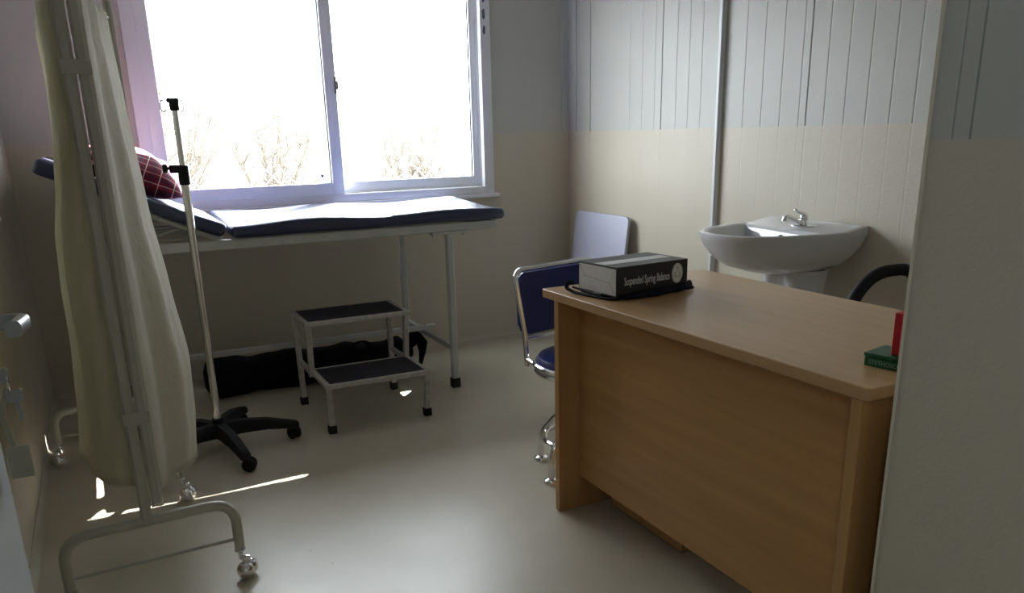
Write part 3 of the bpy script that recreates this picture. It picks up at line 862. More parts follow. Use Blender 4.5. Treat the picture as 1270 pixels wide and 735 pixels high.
def interp(tab, z):
    """tab: [(z, value)] descending z"""
    if z >= tab[0][0]: return tab[0][1]
    for (za, a), (zb, b) in zip(tab, tab[1:]):
        if z >= zb:
            u = (za - z)/(za - zb); u = u*u*(3-2*u)*0.5 + u*0.5
            return a + (b-a)*u
    return tab[-1][1]
def curtain(p, q, z1, zbot, bulge, side, peak, ncol, folds, amp, seed, m, nrow=44, hem=None):
    """cloth from p to q; bulge(z) = how far it stands off sideways at plan fraction 'peak'"""
    rr = random.Random(seed)
    ph = [rr.uniform(0, 6.28) for _ in range(4)]
    t = bmesh.new(); G = []
    for i in range(ncol+1):
        u = i/ncol; col = []
        for j in range(nrow+1):
            v = j/nrow
            zb = zbot + (hem(u) if hem else 0)
            z = z1 + (zb - z1)*v
            base = p.lerp(q, u)
            w = math.sin(PI*u**(math.log(0.5)/math.log(peak))) ** 0.8
            grow = 0.25 + 0.75*min(1, v*1.4)
            f = math.sin(2*PI*folds*u + ph[0] + 0.7*math.sin(3*v+ph[1])) * 0.6 + 0.4*math.sin(2*PI*folds*1.7*u + ph[2] + 1.3*v)
            off = bulge(z)*w + amp*f*grow*min(1, 6*u, 6*(1-u))
            g_ = 0.004*math.sin(2*PI*26*u)*max(0, 1-v*9)
            col.append(t.verts.new((base.x + side*off + g_, base.y + 0.25*amp*math.cos(2*PI*folds*u + ph[3])*grow, z)))
        G.append(col)
    for i in range(ncol):
        for j in range(nrow): t.faces.new((G[i][j], G[i+1][j], G[i+1][j+1], G[i][j+1]))
    bm = new(); merge(bm, t)
    o = part('curtain', bm, m, sc_, smooth=75)
    md = o.modifiers.new('thickness', 'SOLIDIFY'); md.thickness = 0.0012
    return o
Lb = [(1.70, 0.012), (1.50, 0.014), (1.34, 0.022), (1.165, 0.044), (1.00, 0.070), (0.84, 0.078), (0.71, 0.078), (0.5, 0.092), (0.27, 0.118)]
curtain(Vector((-0.034, 2.365, 0)), FP + Vector((-0.022, -0.02, 0)), 1.66, 0.345, lambda z: interp(Lb, z), -1, 0.27, 60, 3, 0.012, 3, M['curtain'],
        hem=lambda u: 0.012*math.sin(9*u+1))
Rb = [(1.66, 0.004), (1.42, 0.020), (1.09, 0.045), (0.84, 0.078), (0.59, 0.108), (0.42, 0.100), (0.25, 0.082), (0.14, 0.07)]
curtain(Vector((0.030, 2.365, 0)), WP + Vector((-0.006, -0.020, 0)), 1.652, 0.255, lambda z: interp(Rb, z), 1, 0.60, 60, 2.3, 0.014, 11, M['curtain2'],
        hem=lambda u: 0.015*math.sin(6*u) + 0.075*(1-u)**1.5 - 0.025*u)

# ------------------------------------------------------------------ desk
DZ = 0.788
dk = thing('desk', 'beech laminate office desk with overhanging top, seen from behind', 'desk', (1.6, 1.685, 0))
top = [(1.288, 1.036), (1.281, 1.045), (1.258, 2.320), (1.263, 2.326), (1.925, 2.326), (1.930, 2.321), (1.930, 1.041), (1.925, 1.036)]
bm = new(); prism(bm, top, DZ-0.028, DZ, 0.002, seg=1); part('desk_top', bm, M['woodtop'], dk, smooth=0)
bm = new(); box(bm, (1.284, 2.262, 0.0), (1.905, 2.290, DZ-0.028), 0.0015, 1); part('end_panel', bm, M['woodv'], dk)
bm = new(); box(bm, (1.284, 1.050, 0.0), (1.905, 1.078, DZ-0.028), 0.0015, 1); part('end_panel', bm, M['woodv'], dk)
bm = new(); box(bm, (1.366, 1.078, 0.120), (1.386, 2.262, DZ-0.028), 0.001, 1); part('modesty_panel', bm, M['wood'], dk)
bm = new(); box(bm, (1.462, 1.805, 0.012), (1.880, 2.205, DZ-0.030), 0.0015, 1)
pd = part('pedestal', bm, M['wood'], dk)
for z0, z1 in ((0.03, 0.33), (0.335, 0.54), (0.545, 0.745)):
    bm = new(); box(bm, (1.880, 1.810, z0), (1.897, 2.200, z1), 0.0015, 1); sub('drawer_front', bm, M['wood'], pd, dk)
bm = new(); box(bm, (1.475, 1.820, 0.0), (1.87, 2.19, 0.013)); sub('plinth', bm, M['hole'], pd, dk)

# ------------------------------------------------------------------ balance box on its strap
BC = Vector((1.497, 2.125, DZ))
bx = thing('balance_box', 'black and grey carton lettered Suspended Spring Balance on the desk', 'box', (BC.x, BC.y, DZ))
# plan corners measured from the photo: front-left, front-right, back-left
q0 = Vector((1.350, 2.020)); q1 = Vector((1.634, 2.046)); q3 = Vector((1.336, 2.214)); q2 = q1 + (q3 - q0)
ex = (q1 - q0).normalized(); LXB = (q1-q0).length; LYB = (q3-q0).length; ang = math.atan2(ex.y, ex.x)
ZB0 = DZ + 0.007
ZBH = 0.093
bmx = Matrix.Translation((q0.x, q0.y, ZB0)) @ Matrix.Rotation(ang, 4, 'Z')
bm = new(); box(bm, (0, 0, 0), (LXB, LYB, ZBH), 0.0015, 1, bmx); carton = part('carton', bm, M['blackcard'], bx)
bm = new()
box(bm, (-0.0010, 0.005, 0.006), (0.0002, LYB-0.005, ZBH-0.006), 0, 1, bmx)          # grey end
box(bm, (0.001, 0.060, ZBH-0.0003), (LXB*0.93, 0.112, ZBH+0.0009), 0, 1, bmx)          # grey band on the top
part('grey_panel', bm, M['card'], bx)
bm = new()
def line2(a, b, w=0.0012):
    # crease on the end face (local x = const)
    (ya, za), (yb, zb) = a, b
    tube(bm, [bmx @ Vector((-0.0011, ya, za)), bmx @ Vector((-0.0011, yb, zb))], w*0.5, 6)
line2((LYB-0.006, ZBH-0.008), (LYB-0.036, 0.050)); line2((LYB-0.036, 0.050), (0.036, 0.042)); line2((0.036, 0.042), (0.008, 0.008))
line2((0.036, 0.042), (0.010, ZBH-0.01), 0.0006)
part('flap_crease', bm, M['inkdark'], bx)
bm = new()
tm = bmx @ Matrix.Translation((0.028, -0.0004, 0.036)) @ Matrix.Rotation(PI/2, 4, 'X')
textmesh(bm, 'Suspended Spring Balance', tm, 0.0345, 0.505, 0.0003, 0.0003)
part('lettering', bm, M['ink'], bx, smooth=0)
bm = new()
em = bmx @ Matrix.Translation((LXB-0.044, -0.0004, 0.052)) @ Matrix.Rotation(PI/2, 4, 'X')
lathe(bm, [(0.0255, -0.0003), (0.0255, 0.0004)], (0, 0, 0), 32, None); 
for v in bm.verts: v.co = em @ Vector((v.co.x*0.88, v.co.y*1.22, v.co.z))
part('emblem', bm, M['card'], bx)
bm = new()
def edge_ring(rx, ry, r=0.0005):
    tube(bm, [em @ Vector((rx*math.cos(a), ry*math.sin(a), 0.0006)) for a in [2*PI*k/32 for k in range(32)]], r, 5, closed=True)
edge_ring(0.0195, 0.0275); edge_ring(0.007, 0.010)
for pth in ([(0, 0.012), (0, 0.021)], [(-0.008, -0.014), (0, -0.010), (0.008, -0.014)], [(-0.009, 0.004), (-0.012, -0.006), (-0.006, -0.012)], [(0.009, 0.004), (0.012, -0.006), (0.006, -0.012)], [(-0.005, 0.019), (0.005, 0.019)]):
    tube(bm, [em @ Vector((a, b, 0.0006)) for a, b in pth], 0.0008, 5)
part('emblem_print', bm, M['inkdark'], bx)
bm = new()
for k in range(2):
    tube(bm, [bmx @ Vector((0.004, 0.045 + 0.09*k - 0.03, 0.0)) , bmx @ Vector((LXB-0.01, 0.045+0.09*k - 0.03, 0.0))], 1.0, sect=rsect(0.02, 0.004, 0.001))
# strap things: ribbon under and around the box foot
def ribbon(bm, pts, w, h, up=(0, 0, 1)):
    tube(bm, fillet(pts, 0.02, 5), 1.0, sect=rsect(w, h, min(w, h)*0.3), up=up)
bm.free()
st = thing('carry_strap', 'black cloth strap lying crumpled on the desk beneath the carton', 'strap', (BC.x, BC.y, DZ))
bm = new()
L = lambda x, y, z: bmx @ Vector((x, y, z - (ZB0-DZ)))
box(bm, (0.004, 0.006, -0.0068), (LXB-0.004, LYB-0.006, -0.0004), 0.001, 1, bmx)
for k, (xa, ya, xb, yb, hh) in enumerate(((0.02, -0.012, 0.17, -0.016, 0.011), (0.10, -0.020, 0.215, -0.010, 0.013), (0.19, -0.010, LXB+0.02, -0.006, 0.012))):
    tube(bm, [L(xa, ya, 0.008), L((xa*2+xb)/3, ya-0.005, hh), L((xa+xb*2)/3, yb-0.006, hh+0.002), L(xb, yb, 0.007)], [0.006, hh*0.85, hh*0.9, 0.005], 8)
tube(bm, [L(LXB-0.01, -0.006, 0.012), L(LXB+0.016, 0.010, 0.015), L(LXB+0.040, 0.032, 0.016), L(LXB+0.052, 0.045, 0.014)], [0.010, 0.013, 0.008, 0.002], 8)
part('strap_bundle', bm, M['strap'], st, smooth=60)
bm = new()
ribbon(bm, [L(0.02, -0.004, 0.006), L(-0.012, 0.01, 0.004), L(-0.026, LYB*0.55, 0.004), L(-0.034, LYB*0.88, 0.005), L(-0.040, LYB+0.012, 0.014), L(-0.030, LYB+0.020, 0.030), L(-0.008, LYB+0.015, 0.030)], 0.014, 0.006)
ribbon(bm, [L(-0.012, LYB*0.3, 0.010), L(-0.018, LYB*0.7, 0.012), L(-0.030, LYB*0.95, 0.020)], 0.010, 0.004)
part('strap_loop', bm, M['strap'], st)
bm = new(); box(bm, (-0.005, 0.075, -0.003), (-0.002, 0.115, 0.004), 0, 1, bmx); part('strap_label', bm, M['card'], st)

# ------------------------------------------------------------------ green and red boxes at the desk's near end
gb = thing('stethoscope_box', 'flat dark green lettered box lying at the near end of the desk', 'box', (1.45, 1.11, DZ))
G0 = Vector((1.408, 1.160)); gang = R(-78)
gmx = Matrix.Translation((G0.x, G0.y, DZ)) @ Matrix.Rotation(gang, 4, 'Z')
bm = new(); box(bm, (0, 0, 0), (0.118, 0.085, 0.020), 0.001, 1, gmx); part('box_base', bm, M['green'], gb)
bm = new(); box(bm, (-0.0015, -0.0015, 0.0212), (0.1195, 0.0865, 0.0285), 0.001, 1, gmx); part('box_lid', bm, M['green'], gb)
bm = new(); textmesh(bm, 'STETHOSCOPE', gmx @ Matrix.Translation((0.010, -0.0005, 0.006)) @ Matrix.Rotation(PI/2, 4, 'X'), 0.0125, 1.0, 0.0002)
part('lettering', bm, M['greenink'], gb, smooth=0)
bm = new(); box(bm, (0.046, 0.018, 0.0287), (0.064, 0.080, 0.118), 0.0015, 1, gmx)
obj('red_box', bm, M['red'], loc=(1.44, 1.13, DZ+0.03), label='narrow red box standing upright on the green box', category='box')

# ------------------------------------------------------------------ washbasin
wb = thing('washbasin', 'white ceramic pedestal washbasin with chrome tap on the right wall', 'washbasin', (2.6, 2.595, 0))
CY = 2.588; RZ = 0.868
def outline(n=48):
    """plan outline: straight at the wall, sides bulging, rounded front"""
    half = [(2.158, 0.0), (2.161, 0.045), (2.172, 0.095), (2.195, 0.140), (2.236, 0.185), (2.290, 0.220), (2.360, 0.248), (2.45, 0.268), (2.54, 0.280), (2.63, 0.287)]
    fine = []
    for (xa, ha), (xb, hb) in zip(half, half[1:]):
        for q in range(3): fine.append((xa + (xb-xa)*q/3, ha + (hb-ha)*q/3))
    fine.append(half[-1])
    pts = [(x, CY - h) for x, h in reversed(fine)] + [(x, CY + h) for x, h in fine[1:]]
    pts = [(XR + (x-XR)*0.95, CY + (y-CY)*0.945) for x, y in pts]
    return [(XR-0.002, CY-0.273)] + pts + [(XR-0.002, CY+0.273)]
OL = outline()
cen = Vector((2.50, CY))
def ringpts(sx, sy, z, zfn=None, cx=2.50, shift=0.0):
    out = []
    for x, y in OL:
        px = cx + (x - cx)*sx + shift; py = CY + (y - CY)*sy
        out.append((min(px, XR-0.002), py, z if zfn is None else zfn(px, py)))
    return out
def skin(bm, rings, close_ends=True):
    t = bmesh.new(); V = [[t.verts.new(p) for p in r] for r in rings]; n = len(V[0])
    for A, B in zip(V, V[1:]):
        for k in range(n): t.faces.new((A[k], A[(k+1) % n], B[(k+1) % n], B[k]))
    if close_ends: t.faces.new(V[0]); t.faces.new(V[-1])
    bmesh.ops.remove_doubles(t, verts=list(t.verts), dist=1e-5)
    merge(bm, t)
# bowl opening (ellipse-like D) in the front part
def bowlring(s, z):
    out = []
    n = len(OL)
    for k in range(n):
        a = 2*PI*k/n - PI/2*0 
        # start from angle matching outline start (towards the wall, right side)
        th = -PI*0.16 - (2*PI - PI*0.32)*0 
        out.append(None)
    return out
def wallz(x, y):  # raised ledge at the wall
    return RZ + 0.018*max(0, min(1, (x-2.66)/0.06))
rings = []
# outside from bottom up
for sx, sy, z, cx in ((0.30, 0.34, 0.690, 2.60), (0.52, 0.52, 0.700, 2.60), (0.70, 0.70, 0.727, 2.58), (0.84, 0.84, 0.765, 2.56), (0.93, 0.935, 0.806, 2.54), (0.975, 0.98, 0.838, 2.52), (1.0, 1.0, 0.856, 2.50)):
    rings.append(ringpts(sx, sy, z, cx=cx))
rings.append(ringpts(0.998, 0.998, 0, wallz)); rings.append(ringpts(0.975, 0.975, 0, lambda x, y: wallz(x, y)+0.004)); rings.append(ringpts(0.92, 0.93, 0, lambda x, y: wallz(x, y)+0.001))
# map outline points to the bowl rim: scale and squeeze the wall side forward
def inner(s, z, ledge=2.565):
    out = []
    for x, y in OL:
        yy = CY + (y-CY)*0.845*s
        if x < 2.44: xx = 2.44 + (x-2.44)*0.86*s
        else: xx = 2.44 + (x-2.44)/(XR-2.44)*(ledge-2.44)*s
        # round the back corners
        out.append((xx, yy, z))
    return out
rings.append(inner(1.03, RZ-0.001)); rings.append(inner(1.0, RZ-0.006)); rings.append(inner(0.95, RZ-0.030)); rings.append(inner(0.84, RZ-0.075)); rings.append(inner(0.62, RZ-0.112)); rings.append(inner(0.30, RZ-0.130)); rings.append(inner(0.06, RZ-0.134))
bm = new(); skin(bm, rings); bs = part('basin', bm, M['ceramic'], wb, smooth=50)
bm = new(); lathe(bm, [(0.022, 0), (0.020, 0.003), (0.006, 0.003)], (2.44, CY, RZ-0.134), 20); sub('drain', bm, M['chrome'], bs, wb)
bm = new(); cyl(bm, (2.556, CY+0.0, RZ-0.038), (2.548, CY+0.0, RZ-0.040), 0.0125, 16); sub('overflow_hole', bm, M['hole'], bs, wb)
bm = new()
ped = []
for z, s in ((0.0, 1.12), (0.03, 1.08), (0.10, 0.98), (0.45, 0.94), (0.62, 1.02), (0.70, 1.12)):
    r = []
    for k in range(40):
        a = PI/2 + PI*k/39
        ca, sa = math.cos(a), math.sin(a)
        rr = 1 - 0.42*math.exp(-((a-PI)/0.42)**2) * (1 if z > 0.05 else 0.3)   # hollow down the front
        r.append((2.67 + 0.135*ca*rr*s*1.15, CY - 0.01 + 0.135*sa*s, z))
    ped.append(r)
skin(bm, ped)
part('pedestal', bm, M['ceramic'], wb, smooth=40)
# tap
TX = 2.640; TY = CY - 0.036; TZ0 = RZ + 0.0045; K = 0.80
bm = new()
prism(bm, [(TX + 0.025*math.cos(a), TY + 0.074*math.sin(a)) for a in [2*PI*k/28 for k in range(28)]], TZ0-0.003, TZ0+0.007, 0.003)
cyl(bm, (TX, TY, TZ0+0.005), (TX, TY, TZ0+0.042), 0.017, 20, 0.004)
ball(bm, (TX, TY, TZ0+0.042), 0.0175, (1, 1, 0.7))
tp = part('tap', bm, M['chrome'], wb)
bm = new(); tube(bm, [(TX-0.008, TY, TZ0+0.016), (TX-0.040, TY, TZ0+0.024), (TX-0.072, TY, TZ0+0.038), (TX-0.094, TY, TZ0+0.046), (TX-0.106, TY, TZ0+0.042), (TX-0.111, TY, TZ0+0.029)], [0.013, 0.010, 0.009, 0.0095, 0.011, 0.011], 14)
sub('spout', bm, M['chrome'], tp, wb)
bm = new(); tube(bm, [(TX+0.002, TY, TZ0+0.047), (TX-0.018, TY, TZ0+0.058), (TX-0.038, TY, TZ0+0.063), (TX-0.048, TY, TZ0+0.070)], [0.012, 0.007, 0.005, 0.006], 12)
ball(bm, (TX-0.050, TY, TZ0+0.071), 0.0075)
sub('lever', bm, M['chrome'], tp, wb)

# ------------------------------------------------------------------ wall pipe / trunking
pi = thing('cable_trunking', 'white vertical cable trunking on the right wall beside the washbasin', 'trunking', (XR-0.012, 3.245, 0))
bm = new(); box(bm, (XR-0.026, 3.232, 0.05), (XR-0.0005, 3.256, ZC-0.002), 0.002, 1); part('channel', bm, mat('trunking_white', (0.60, 0.61, 0.62), 0.4), pi)
bm = new(); box(bm, (XR-0.0285, 3.235, 0.05), (XR-0.0262, 3.253, ZC-0.002), 0.0008, 1); part('channel_cover', bm, mat('trunking_cover', (0.64, 0.65, 0.67), 0.35), pi)

# ------------------------------------------------------------------ leaning board
bd = thing('leaning_board', 'pale lilac board with rounded corners leaning against the right wall near the corner', 'board', (2.55, 4.18, 0))
poly = rrect(-0.29, 0.0, 0.29, 0.80, 0.035, 6)
lean = R(7)
bmx2 = Matrix.Translation((XR-0.125, 4.235, 0.002)) @ Matrix.Rotation(R(-90)+0.0, 4, 'Z') @ Matrix.Rotation(PI/2 - lean*1.0, 4, 'X')
bm = new(); prism(bm, poly, 0.0, 0.018, 0.002, bmx2); part('panel', bm, M['lilac'], bd)
bm = new(); tube(bm, [bmx2 @ Vector((x, y, 0.009)) for x, y in rrect(-0.291, -0.001, 0.291, 0.801, 0.036, 6)], 1.0, sect=rsect(0.004, 0.017, 0.001), closed=True, up=(bmx2.to_3x3() @ Vector((0, 0, 1))))
part('edge_band', bm, M['lilacedge'], bd)

# ------------------------------------------------------------------ blue swivel chair
SX, SY = 1.570, 2.550
ch = thing('stool_chair', 'chrome framed chair with round blue seat behind the far end of the desk', 'chair', (SX, SY, 0))
bm = new(); lathe(bm, [(0.0, 0.425), (0.188, 0.425), (0.196, 0.435), (0.196, 0.448), (0.182, 0.468), (0.120, 0.480), (0.0, 0.484)], (SX, SY, 0), 40)
part('seat', bm, M['blue'], ch)
bm = new()
for z, r in ((0.437, 0.197), (0.412, 0.190)):
    tube(bm, [(SX + r*math.cos(a), SY + r*math.sin(a), z) for a in [2*PI*k/48 for k in range(48)]], 0.011, 10, closed=True)
part('seat_ring', bm, M['chrome'], ch)
bm = new(); lathe(bm, [(0.165, 0.404), (0.165, 0.424), (0.0, 0.426)], (SX, SY, 0), 32); cyl(bm, (SX, SY, 0.20), (SX, SY, 0.41), 0.026, 18)
part('swivel_column', bm, M['chrome'], ch)
ba = R(13)
bc = Vector((SX+0.026, SY+0.258, 0)); bu = Vector((math.cos(ba), math.sin(ba), 0)); bn = Vector((-bu.y, bu.x, 0))
hw = 0.205
def BP(s, d, z): return tuple(bc + bu*s + bn*(d + 0.05*(z-0.45)) + Vector((0, 0, z)))
bm = new()
tube(bm, fillet([BP(-hw+0.005, -0.03, 0.40), BP(-hw+0.005, -0.03, 0.50), BP(-hw-0.012, 0, 0.775), BP(hw+0.012, 0, 0.775), BP(hw-0.005, -0.03, 0.50), BP(hw-0.005, -0.03, 0.40)], [0, 0.05, 0.05, 0.05, 0.05, 0], 8), 0.0105, 12)
tube(bm, [BP(-hw+0.004, -0.028, 0.515), BP(-hw*0.4, -0.012, 0.505), BP(hw*0.4, -0.012, 0.505), BP(hw-0.004, -0.028, 0.515)], 0.008, 10)
for s in (-1, 1):
    tube(bm, [BP(s*(hw-0.005), -0.03, 0.43), (SX + (-0.185 if s < 0 else 0.185)*math.cos(R(25)), SY + 0.185*math.sin(R(35)), 0.425)], 0.009, 10)
part('back_frame', bm, M['chrome'], ch)
bm = new()
t = bmesh.new()
outl = rrect(-hw+0.004, 0.520, hw-0.004, 0.762, 0.035, 6)
A = [t.verts.new(BP(x, -0.014 - 0.0*z, z)) for x, z in outl]; B = [t.verts.new(BP(x, 0.014, z)) for x, z in outl]
n = len(outl); t.faces.new(A); t.faces.new(B)
for k in range(n): t.faces.new((A[k], A[(k+1) % n], B[(k+1) % n], B[k]))
bmesh.ops.bevel(t, geom=[e for f in t.faces if len(f.verts) == n for e in f.edges], offset=0.008, segments=3, affect='EDGES')
merge(bm, t); part('backrest', bm, M['blue'], ch)
bm = new(); tube(bm, [(SX + 0.165*math.cos(a), SY + 0.165*math.sin(a), 0.135) for a in [2*PI*k/48 for k in range(48)]], 0.011, 10, closed=True)
part('foot_ring', bm, M['chrome'], ch)
for k in range(5):
    a = R(197 + 72*k); d = Vector((math.cos(a), math.sin(a), 0)); c = Vector((SX, SY, 0))
    bm = new(); tube(bm, fillet([c + d*0.02 + Vector((0, 0, 0.245)), c + d*0.12 + Vector((0, 0, 0.215)), c + d*0.198 + Vector((0, 0, 0.115)), c + d*0.200 + Vector((0, 0, 0.018))], 0.09, 8), 0.0125, 12)
    l = part('leg', bm, M['chrome'], ch)
    bm = new(); lathe(bm, [(0.030, 0.0), (0.030, 0.006), (0.026, 0.014), (0.012, 0.020)], tuple(c + d*0.200), 18); sub('glide', bm, M['chrome'], l, ch)

# ------------------------------------------------------------------ office armchair behind the desk
ac = thing('office_armchair', 'black office armchair with a curved loop arm behind the desk', 'chair', (2.38, 1.62, 0))
AX, AY = 2.38, 1.62
bm = new(); prism(bm, rrect(AX-0.24, AY-0.235, AX+0.20, AY+0.235, 0.07, 6), 0.42, 0.50, 0.02, seg=3); part('seat', bm, M['blackfab'], ac)
bm = new(); prism(bm, rrect(-0.215, 0, 0.215, 0.22, 0.08, 6), 0.0, 0.05, 0.015, Matrix.Translation((AX+0.265, AY, 0.56)) @ Matrix.Rotation(R(-90), 4, 'Z') @ Matrix.Rotation(R(86), 4, 'X'), seg=3)
part('backrest', bm, M['blackfab'], ac)
bm = new(); tube(bm, fillet([(AX+0.05, AY, 0.40), (AX+0.27, AY, 0.40), (AX+0.275, AY, 0.62)], 0.05), 1.0, sect=rsect(0.06, 0.012, 0.003)); part('back_bracket', bm, M['plastic'], ac)
for s in (-1, 1):
    y = AY + s*0.262
    bm = new()
    tube(bm, fillet([(AX-0.10, y-s*0.06, 0.415), (AX-0.10, y, 0.44), (AX-0.245, y, 0.62), (AX-0.12, y, 0.805), (AX+0.10, y, 0.800), (AX+0.18, y, 0.68), (AX+0.10, y, 0.44), (AX+0.08, y-s*0.06, 0.415)], [0, 0.02, 0.12, 0.13, 0.08, 0.08, 0.02, 0], 8), 0.021, 14)
    part('loop_arm', bm, M['plastic'], ac)
bm = new(); cyl(bm, (AX, AY, 0.09), (AX, AY, 0.42), 0.025, 16); box(bm, (AX-0.12, AY-0.12, 0.40), (AX+0.12, AY+0.12, 0.422), 0.004); part('gas_column', bm, M['plastic'], ac)
for k in range(5):
    a = R(20+72*k); d = Vector((math.cos(a), math.sin(a), 0)); c = Vector((AX, AY, 0))
    bm = new(); tube(bm, [c + Vector((0, 0, 0.10)), c + d*0.15 + Vector((0, 0, 0.09)), c + d*0.27 + Vector((0, 0, 0.066))], [0.024, 0.020, 0.016], 10)
    l = part('base_arm', bm, M['plastic'], ac)
    bm = new(); n3 = Vector((-d.y, d.x, 0)); cyl(bm, c + d*0.27 - n3*0.018 + Vector((0, 0, 0.025)), c + d*0.27 + n3*0.018 + Vector((0, 0, 0.025)), 0.025, 16, 0.004)
    cyl(bm, c + d*0.27 + Vector((0, 0, 0.03)), c + d*0.27 + Vector((0, 0, 0.065)), 0.008, 8)
    sub('caster', bm, M['rubber'], l, ac)

# ------------------------------------------------------------------ open door on the left, with lever and keys
DXF = -0.212; DYE = 1.530
dr = bpy.data.objects.new('door_1', None); COL.objects.link(dr); dr['kind'] = 'structure'; dr.location = (DXF-0.02, DYE, 0)
def dpart(name, bm, m, p=None):
    bm.transform(Matrix.Translation(-dr.location)); return obj(name, bm, m, p or dr)
bm = new(); box(bm, (DXF-0.040, 0.675, 0.006), (DXF, DYE, 2.06), 0.002, 1); dpart('door_leaf', bm, M['door'])
bm = new(); box(bm, (DXF-0.0001, DYE-0.085, 0.84), (DXF+0.006, DYE-0.035, 1.075), 0.002, 1)
hp = dpart('door_handle', bm, M['darksteel'])
bm = new()
tube(bm, fillet([(DXF+0.004, DYE-0.060, 1.016), (DXF+0.078, DYE-0.060, 1.016), (DXF+0.072, DYE-0.185, 1.026)], 0.034, 9), 1.0, sect=[(0.011*math.copysign(abs(math.cos(a))**0.7, math.cos(a)), 0.012*math.copysign(abs(math.sin(a))**0.7, math.sin(a))) for a in [2*PI*k/20 for k in range(20)]])
cyl(bm, (DXF+0.003, DYE-0.060, 1.016), (DXF+0.014, DYE-0.060, 1.016), 0.019, 18, 0.003)
dpart('lever', bm, M['darksteel'], hp)
bm = new(); cyl(bm, (DXF+0.003, DYE-0.060, 0.930), (DXF+0.012, DYE-0.060, 0.930), 0.011, 16, 0.002); dpart('lock_cylinder', bm, M['dullsteel'], hp)
for z in (0.25, 1.05, 1.8):
    bm = new(); cyl(bm, (DXF+0.006, 0.668, z-0.05), (DXF+0.006, 0.668, z+0.05), 0.007, 12); dpart('hinge', bm, M['dullsteel'])

kr = thing('key_ring', 'two steel keys and a beige tag hanging from the door lock', 'keys', (DXF+0.03, DYE-0.06, 0.93))
def key_bm(mx, blade=0.028):
    bm = new(); t = bmesh.new()
    outl = rrect(-0.0125, 0.0, 0.0125, 0.021, 0.003, 3)
    prism(bm, outl, -0.0011, 0.0011, 0.0004, seg=1, mx=mx)
    prism(bm, [(-0.004, 0), (-0.004, -blade+0.003), (-0.001, -blade), (0.002, -blade+0.002), (0.0045, -blade+0.006), (0.0035, -blade+0.009), (0.005, -blade+0.013), (0.0035, -0.010), (0.004, -0.006), (0.004, 0)], -0.0010, 0.0010, 0, mx=mx)
    t.free(); return bm
k1 = Matrix.Translation((DXF+0.014, DYE-0.060, 0.930)) @ Matrix.Rotation(PI/2, 4, 'Y') @ Matrix.Rotation(PI/2, 4, 'Z') @ Matrix.Rotation(PI/2, 4, 'Y')
# key in the lock: head stands out of the door face (+x), flat side towards the room
kx, ky, kz = DXF+0.012, DYE-0.060, 0.930
k1 = Matrix(((0, 1, 0, kx+0.006), (0, 0, -1, ky), (1, 0, 0, kz), (0, 0, 0, 1)))
bm = key_bm(k1, 0.012); part('key', bm, M['darksteel'], kr)
k2x = kx+0.031
bm = new()
tube(bm, [(k2x-0.007, ky + 0.005*math.cos(a), kz-0.012 + 0.012*math.sin(a)) for a in [2*PI*k/20 for k in range(20)]], 0.0009, 6, closed=True)
part('split_ring', bm, M['chrome'], kr)
k2 = Matrix(((1, 0, 0, k2x-0.001), (0, 0, -1, ky-0.002), (0, 1, 0, kz-0.045), (0, 0, 0, 1))) @ Matrix.Rotation(R(6), 4, 'Z')
bm = key_bm(k2, 0.034); part('key', bm, M['darksteel'], kr)
bm = new()
tube(bm, fillet([(k2x-0.010, ky+0.002, kz-0.020), (k2x-0.026, ky, kz-0.060), (k2x-0.018, ky, kz-0.118)], 0.03), 1.0, sect=rsect(0.008, 0.0015, 0.0004), up=(0, 1, 0))
part('tag_cord', bm, M['tag'], kr)
bm = new(); box(bm, (k2x-0.030, ky-0.002, kz-0.175), (k2x+0.004, ky+0.003, kz-0.118), 0.003); part('key_tag', bm, M['tag'], kr)

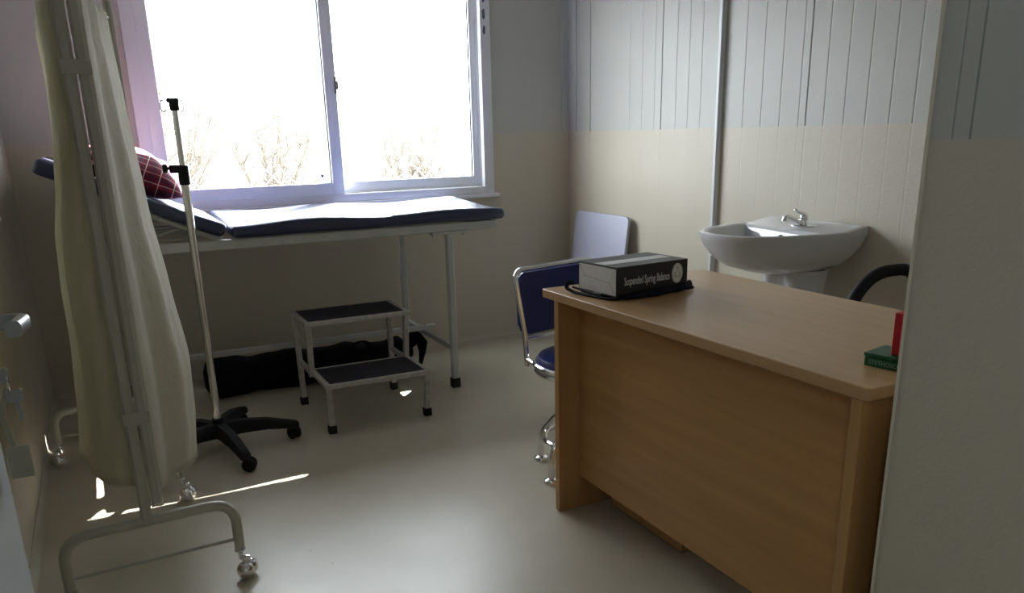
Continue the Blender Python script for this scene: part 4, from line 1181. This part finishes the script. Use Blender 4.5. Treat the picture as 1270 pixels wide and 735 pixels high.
# ------------------------------------------------------------------ light
w = bpy.data.worlds.new('sky'); SC.world = w; w.use_nodes = True
bgn = w.node_tree.nodes['Background']
bgn.inputs[0].default_value = (0.88, 0.94, 1.0, 1); bgn.inputs[1].default_value = 6.0
sl = bpy.data.lights.new('sun', 'SUN'); sl.energy = 38; sl.angle = R(0.53); sl.color = (1.0, 0.97, 0.93)
so = bpy.data.objects.new('sun', sl); COL.objects.link(so)
so.rotation_euler = Vector((-0.89, -1.0, -1.218)).to_track_quat('-Z', 'Y').to_euler()
so.location = (6, 9, 8)
pa = bpy.data.lights.new('window_portal', 'AREA'); pa.shape = 'RECTANGLE'; pa.size = WX1-WX0; pa.size_y = WZ1-WZ0
pa.cycles.is_portal = True
po = bpy.data.objects.new('window_portal', pa); COL.objects.link(po)
po.location = ((WX0+WX1)/2, YB+0.10, (WZ0+WZ1)/2); po.rotation_euler = (R(-90), 0, 0)

pa2 = bpy.data.lights.new('window_portal', 'AREA'); pa2.shape = 'RECTANGLE'; pa2.size = OY1-OY0; pa2.size_y = OZ1-OZ0
pa2.cycles.is_portal = True
po2 = bpy.data.objects.new('window_portal', pa2); COL.objects.link(po2)  # portal for the added fill opening in the left wall
po2.location = (XL-0.075, (OY0+OY1)/2, (OZ0+OZ1)/2); po2.rotation_euler = (R(90), 0, R(-90))

# ------------------------------------------------------------------ camera
cam = bpy.data.cameras.new('camera'); cobj = bpy.data.objects.new('camera', cam); COL.objects.link(cobj)
FPX, PY = 1004.0, 476.0
cam.sensor_fit = 'HORIZONTAL'; cam.sensor_width = 36.0; cam.lens = FPX/1270*36.0
cam.shift_y = (PY - 367.5)/1270; cam.clip_start = 0.02; cam.clip_end = 200
rt = Vector((0.89427017, -0.44688013, -0.02406259)); dn = Vector((-0.15294137, -0.25464188, -0.95486462)); fwv = Vector((0.42058268, 0.85758712, -0.2960651))
upv = -dn
cobj.matrix_world = Matrix(((rt.x, upv.x, -fwv.x, 0), (rt.y, upv.y, -fwv.y, 0), (rt.z, upv.z, -fwv.z, 1.28), (0, 0, 0, 1)))
SC.camera = cobj
SC.view_settings.view_transform = 'Standard'; SC.view_settings.look = 'None'
SC.view_settings.gamma = 1.0; SC.view_settings.use_curve_mapping = False
SC.view_settings.exposure = 1.3
SC.cycles.max_bounces = 10; SC.cycles.diffuse_bounces = 8; SC.cycles.transparent_max_bounces = 12
SC.cycles.sample_clamp_indirect = 10
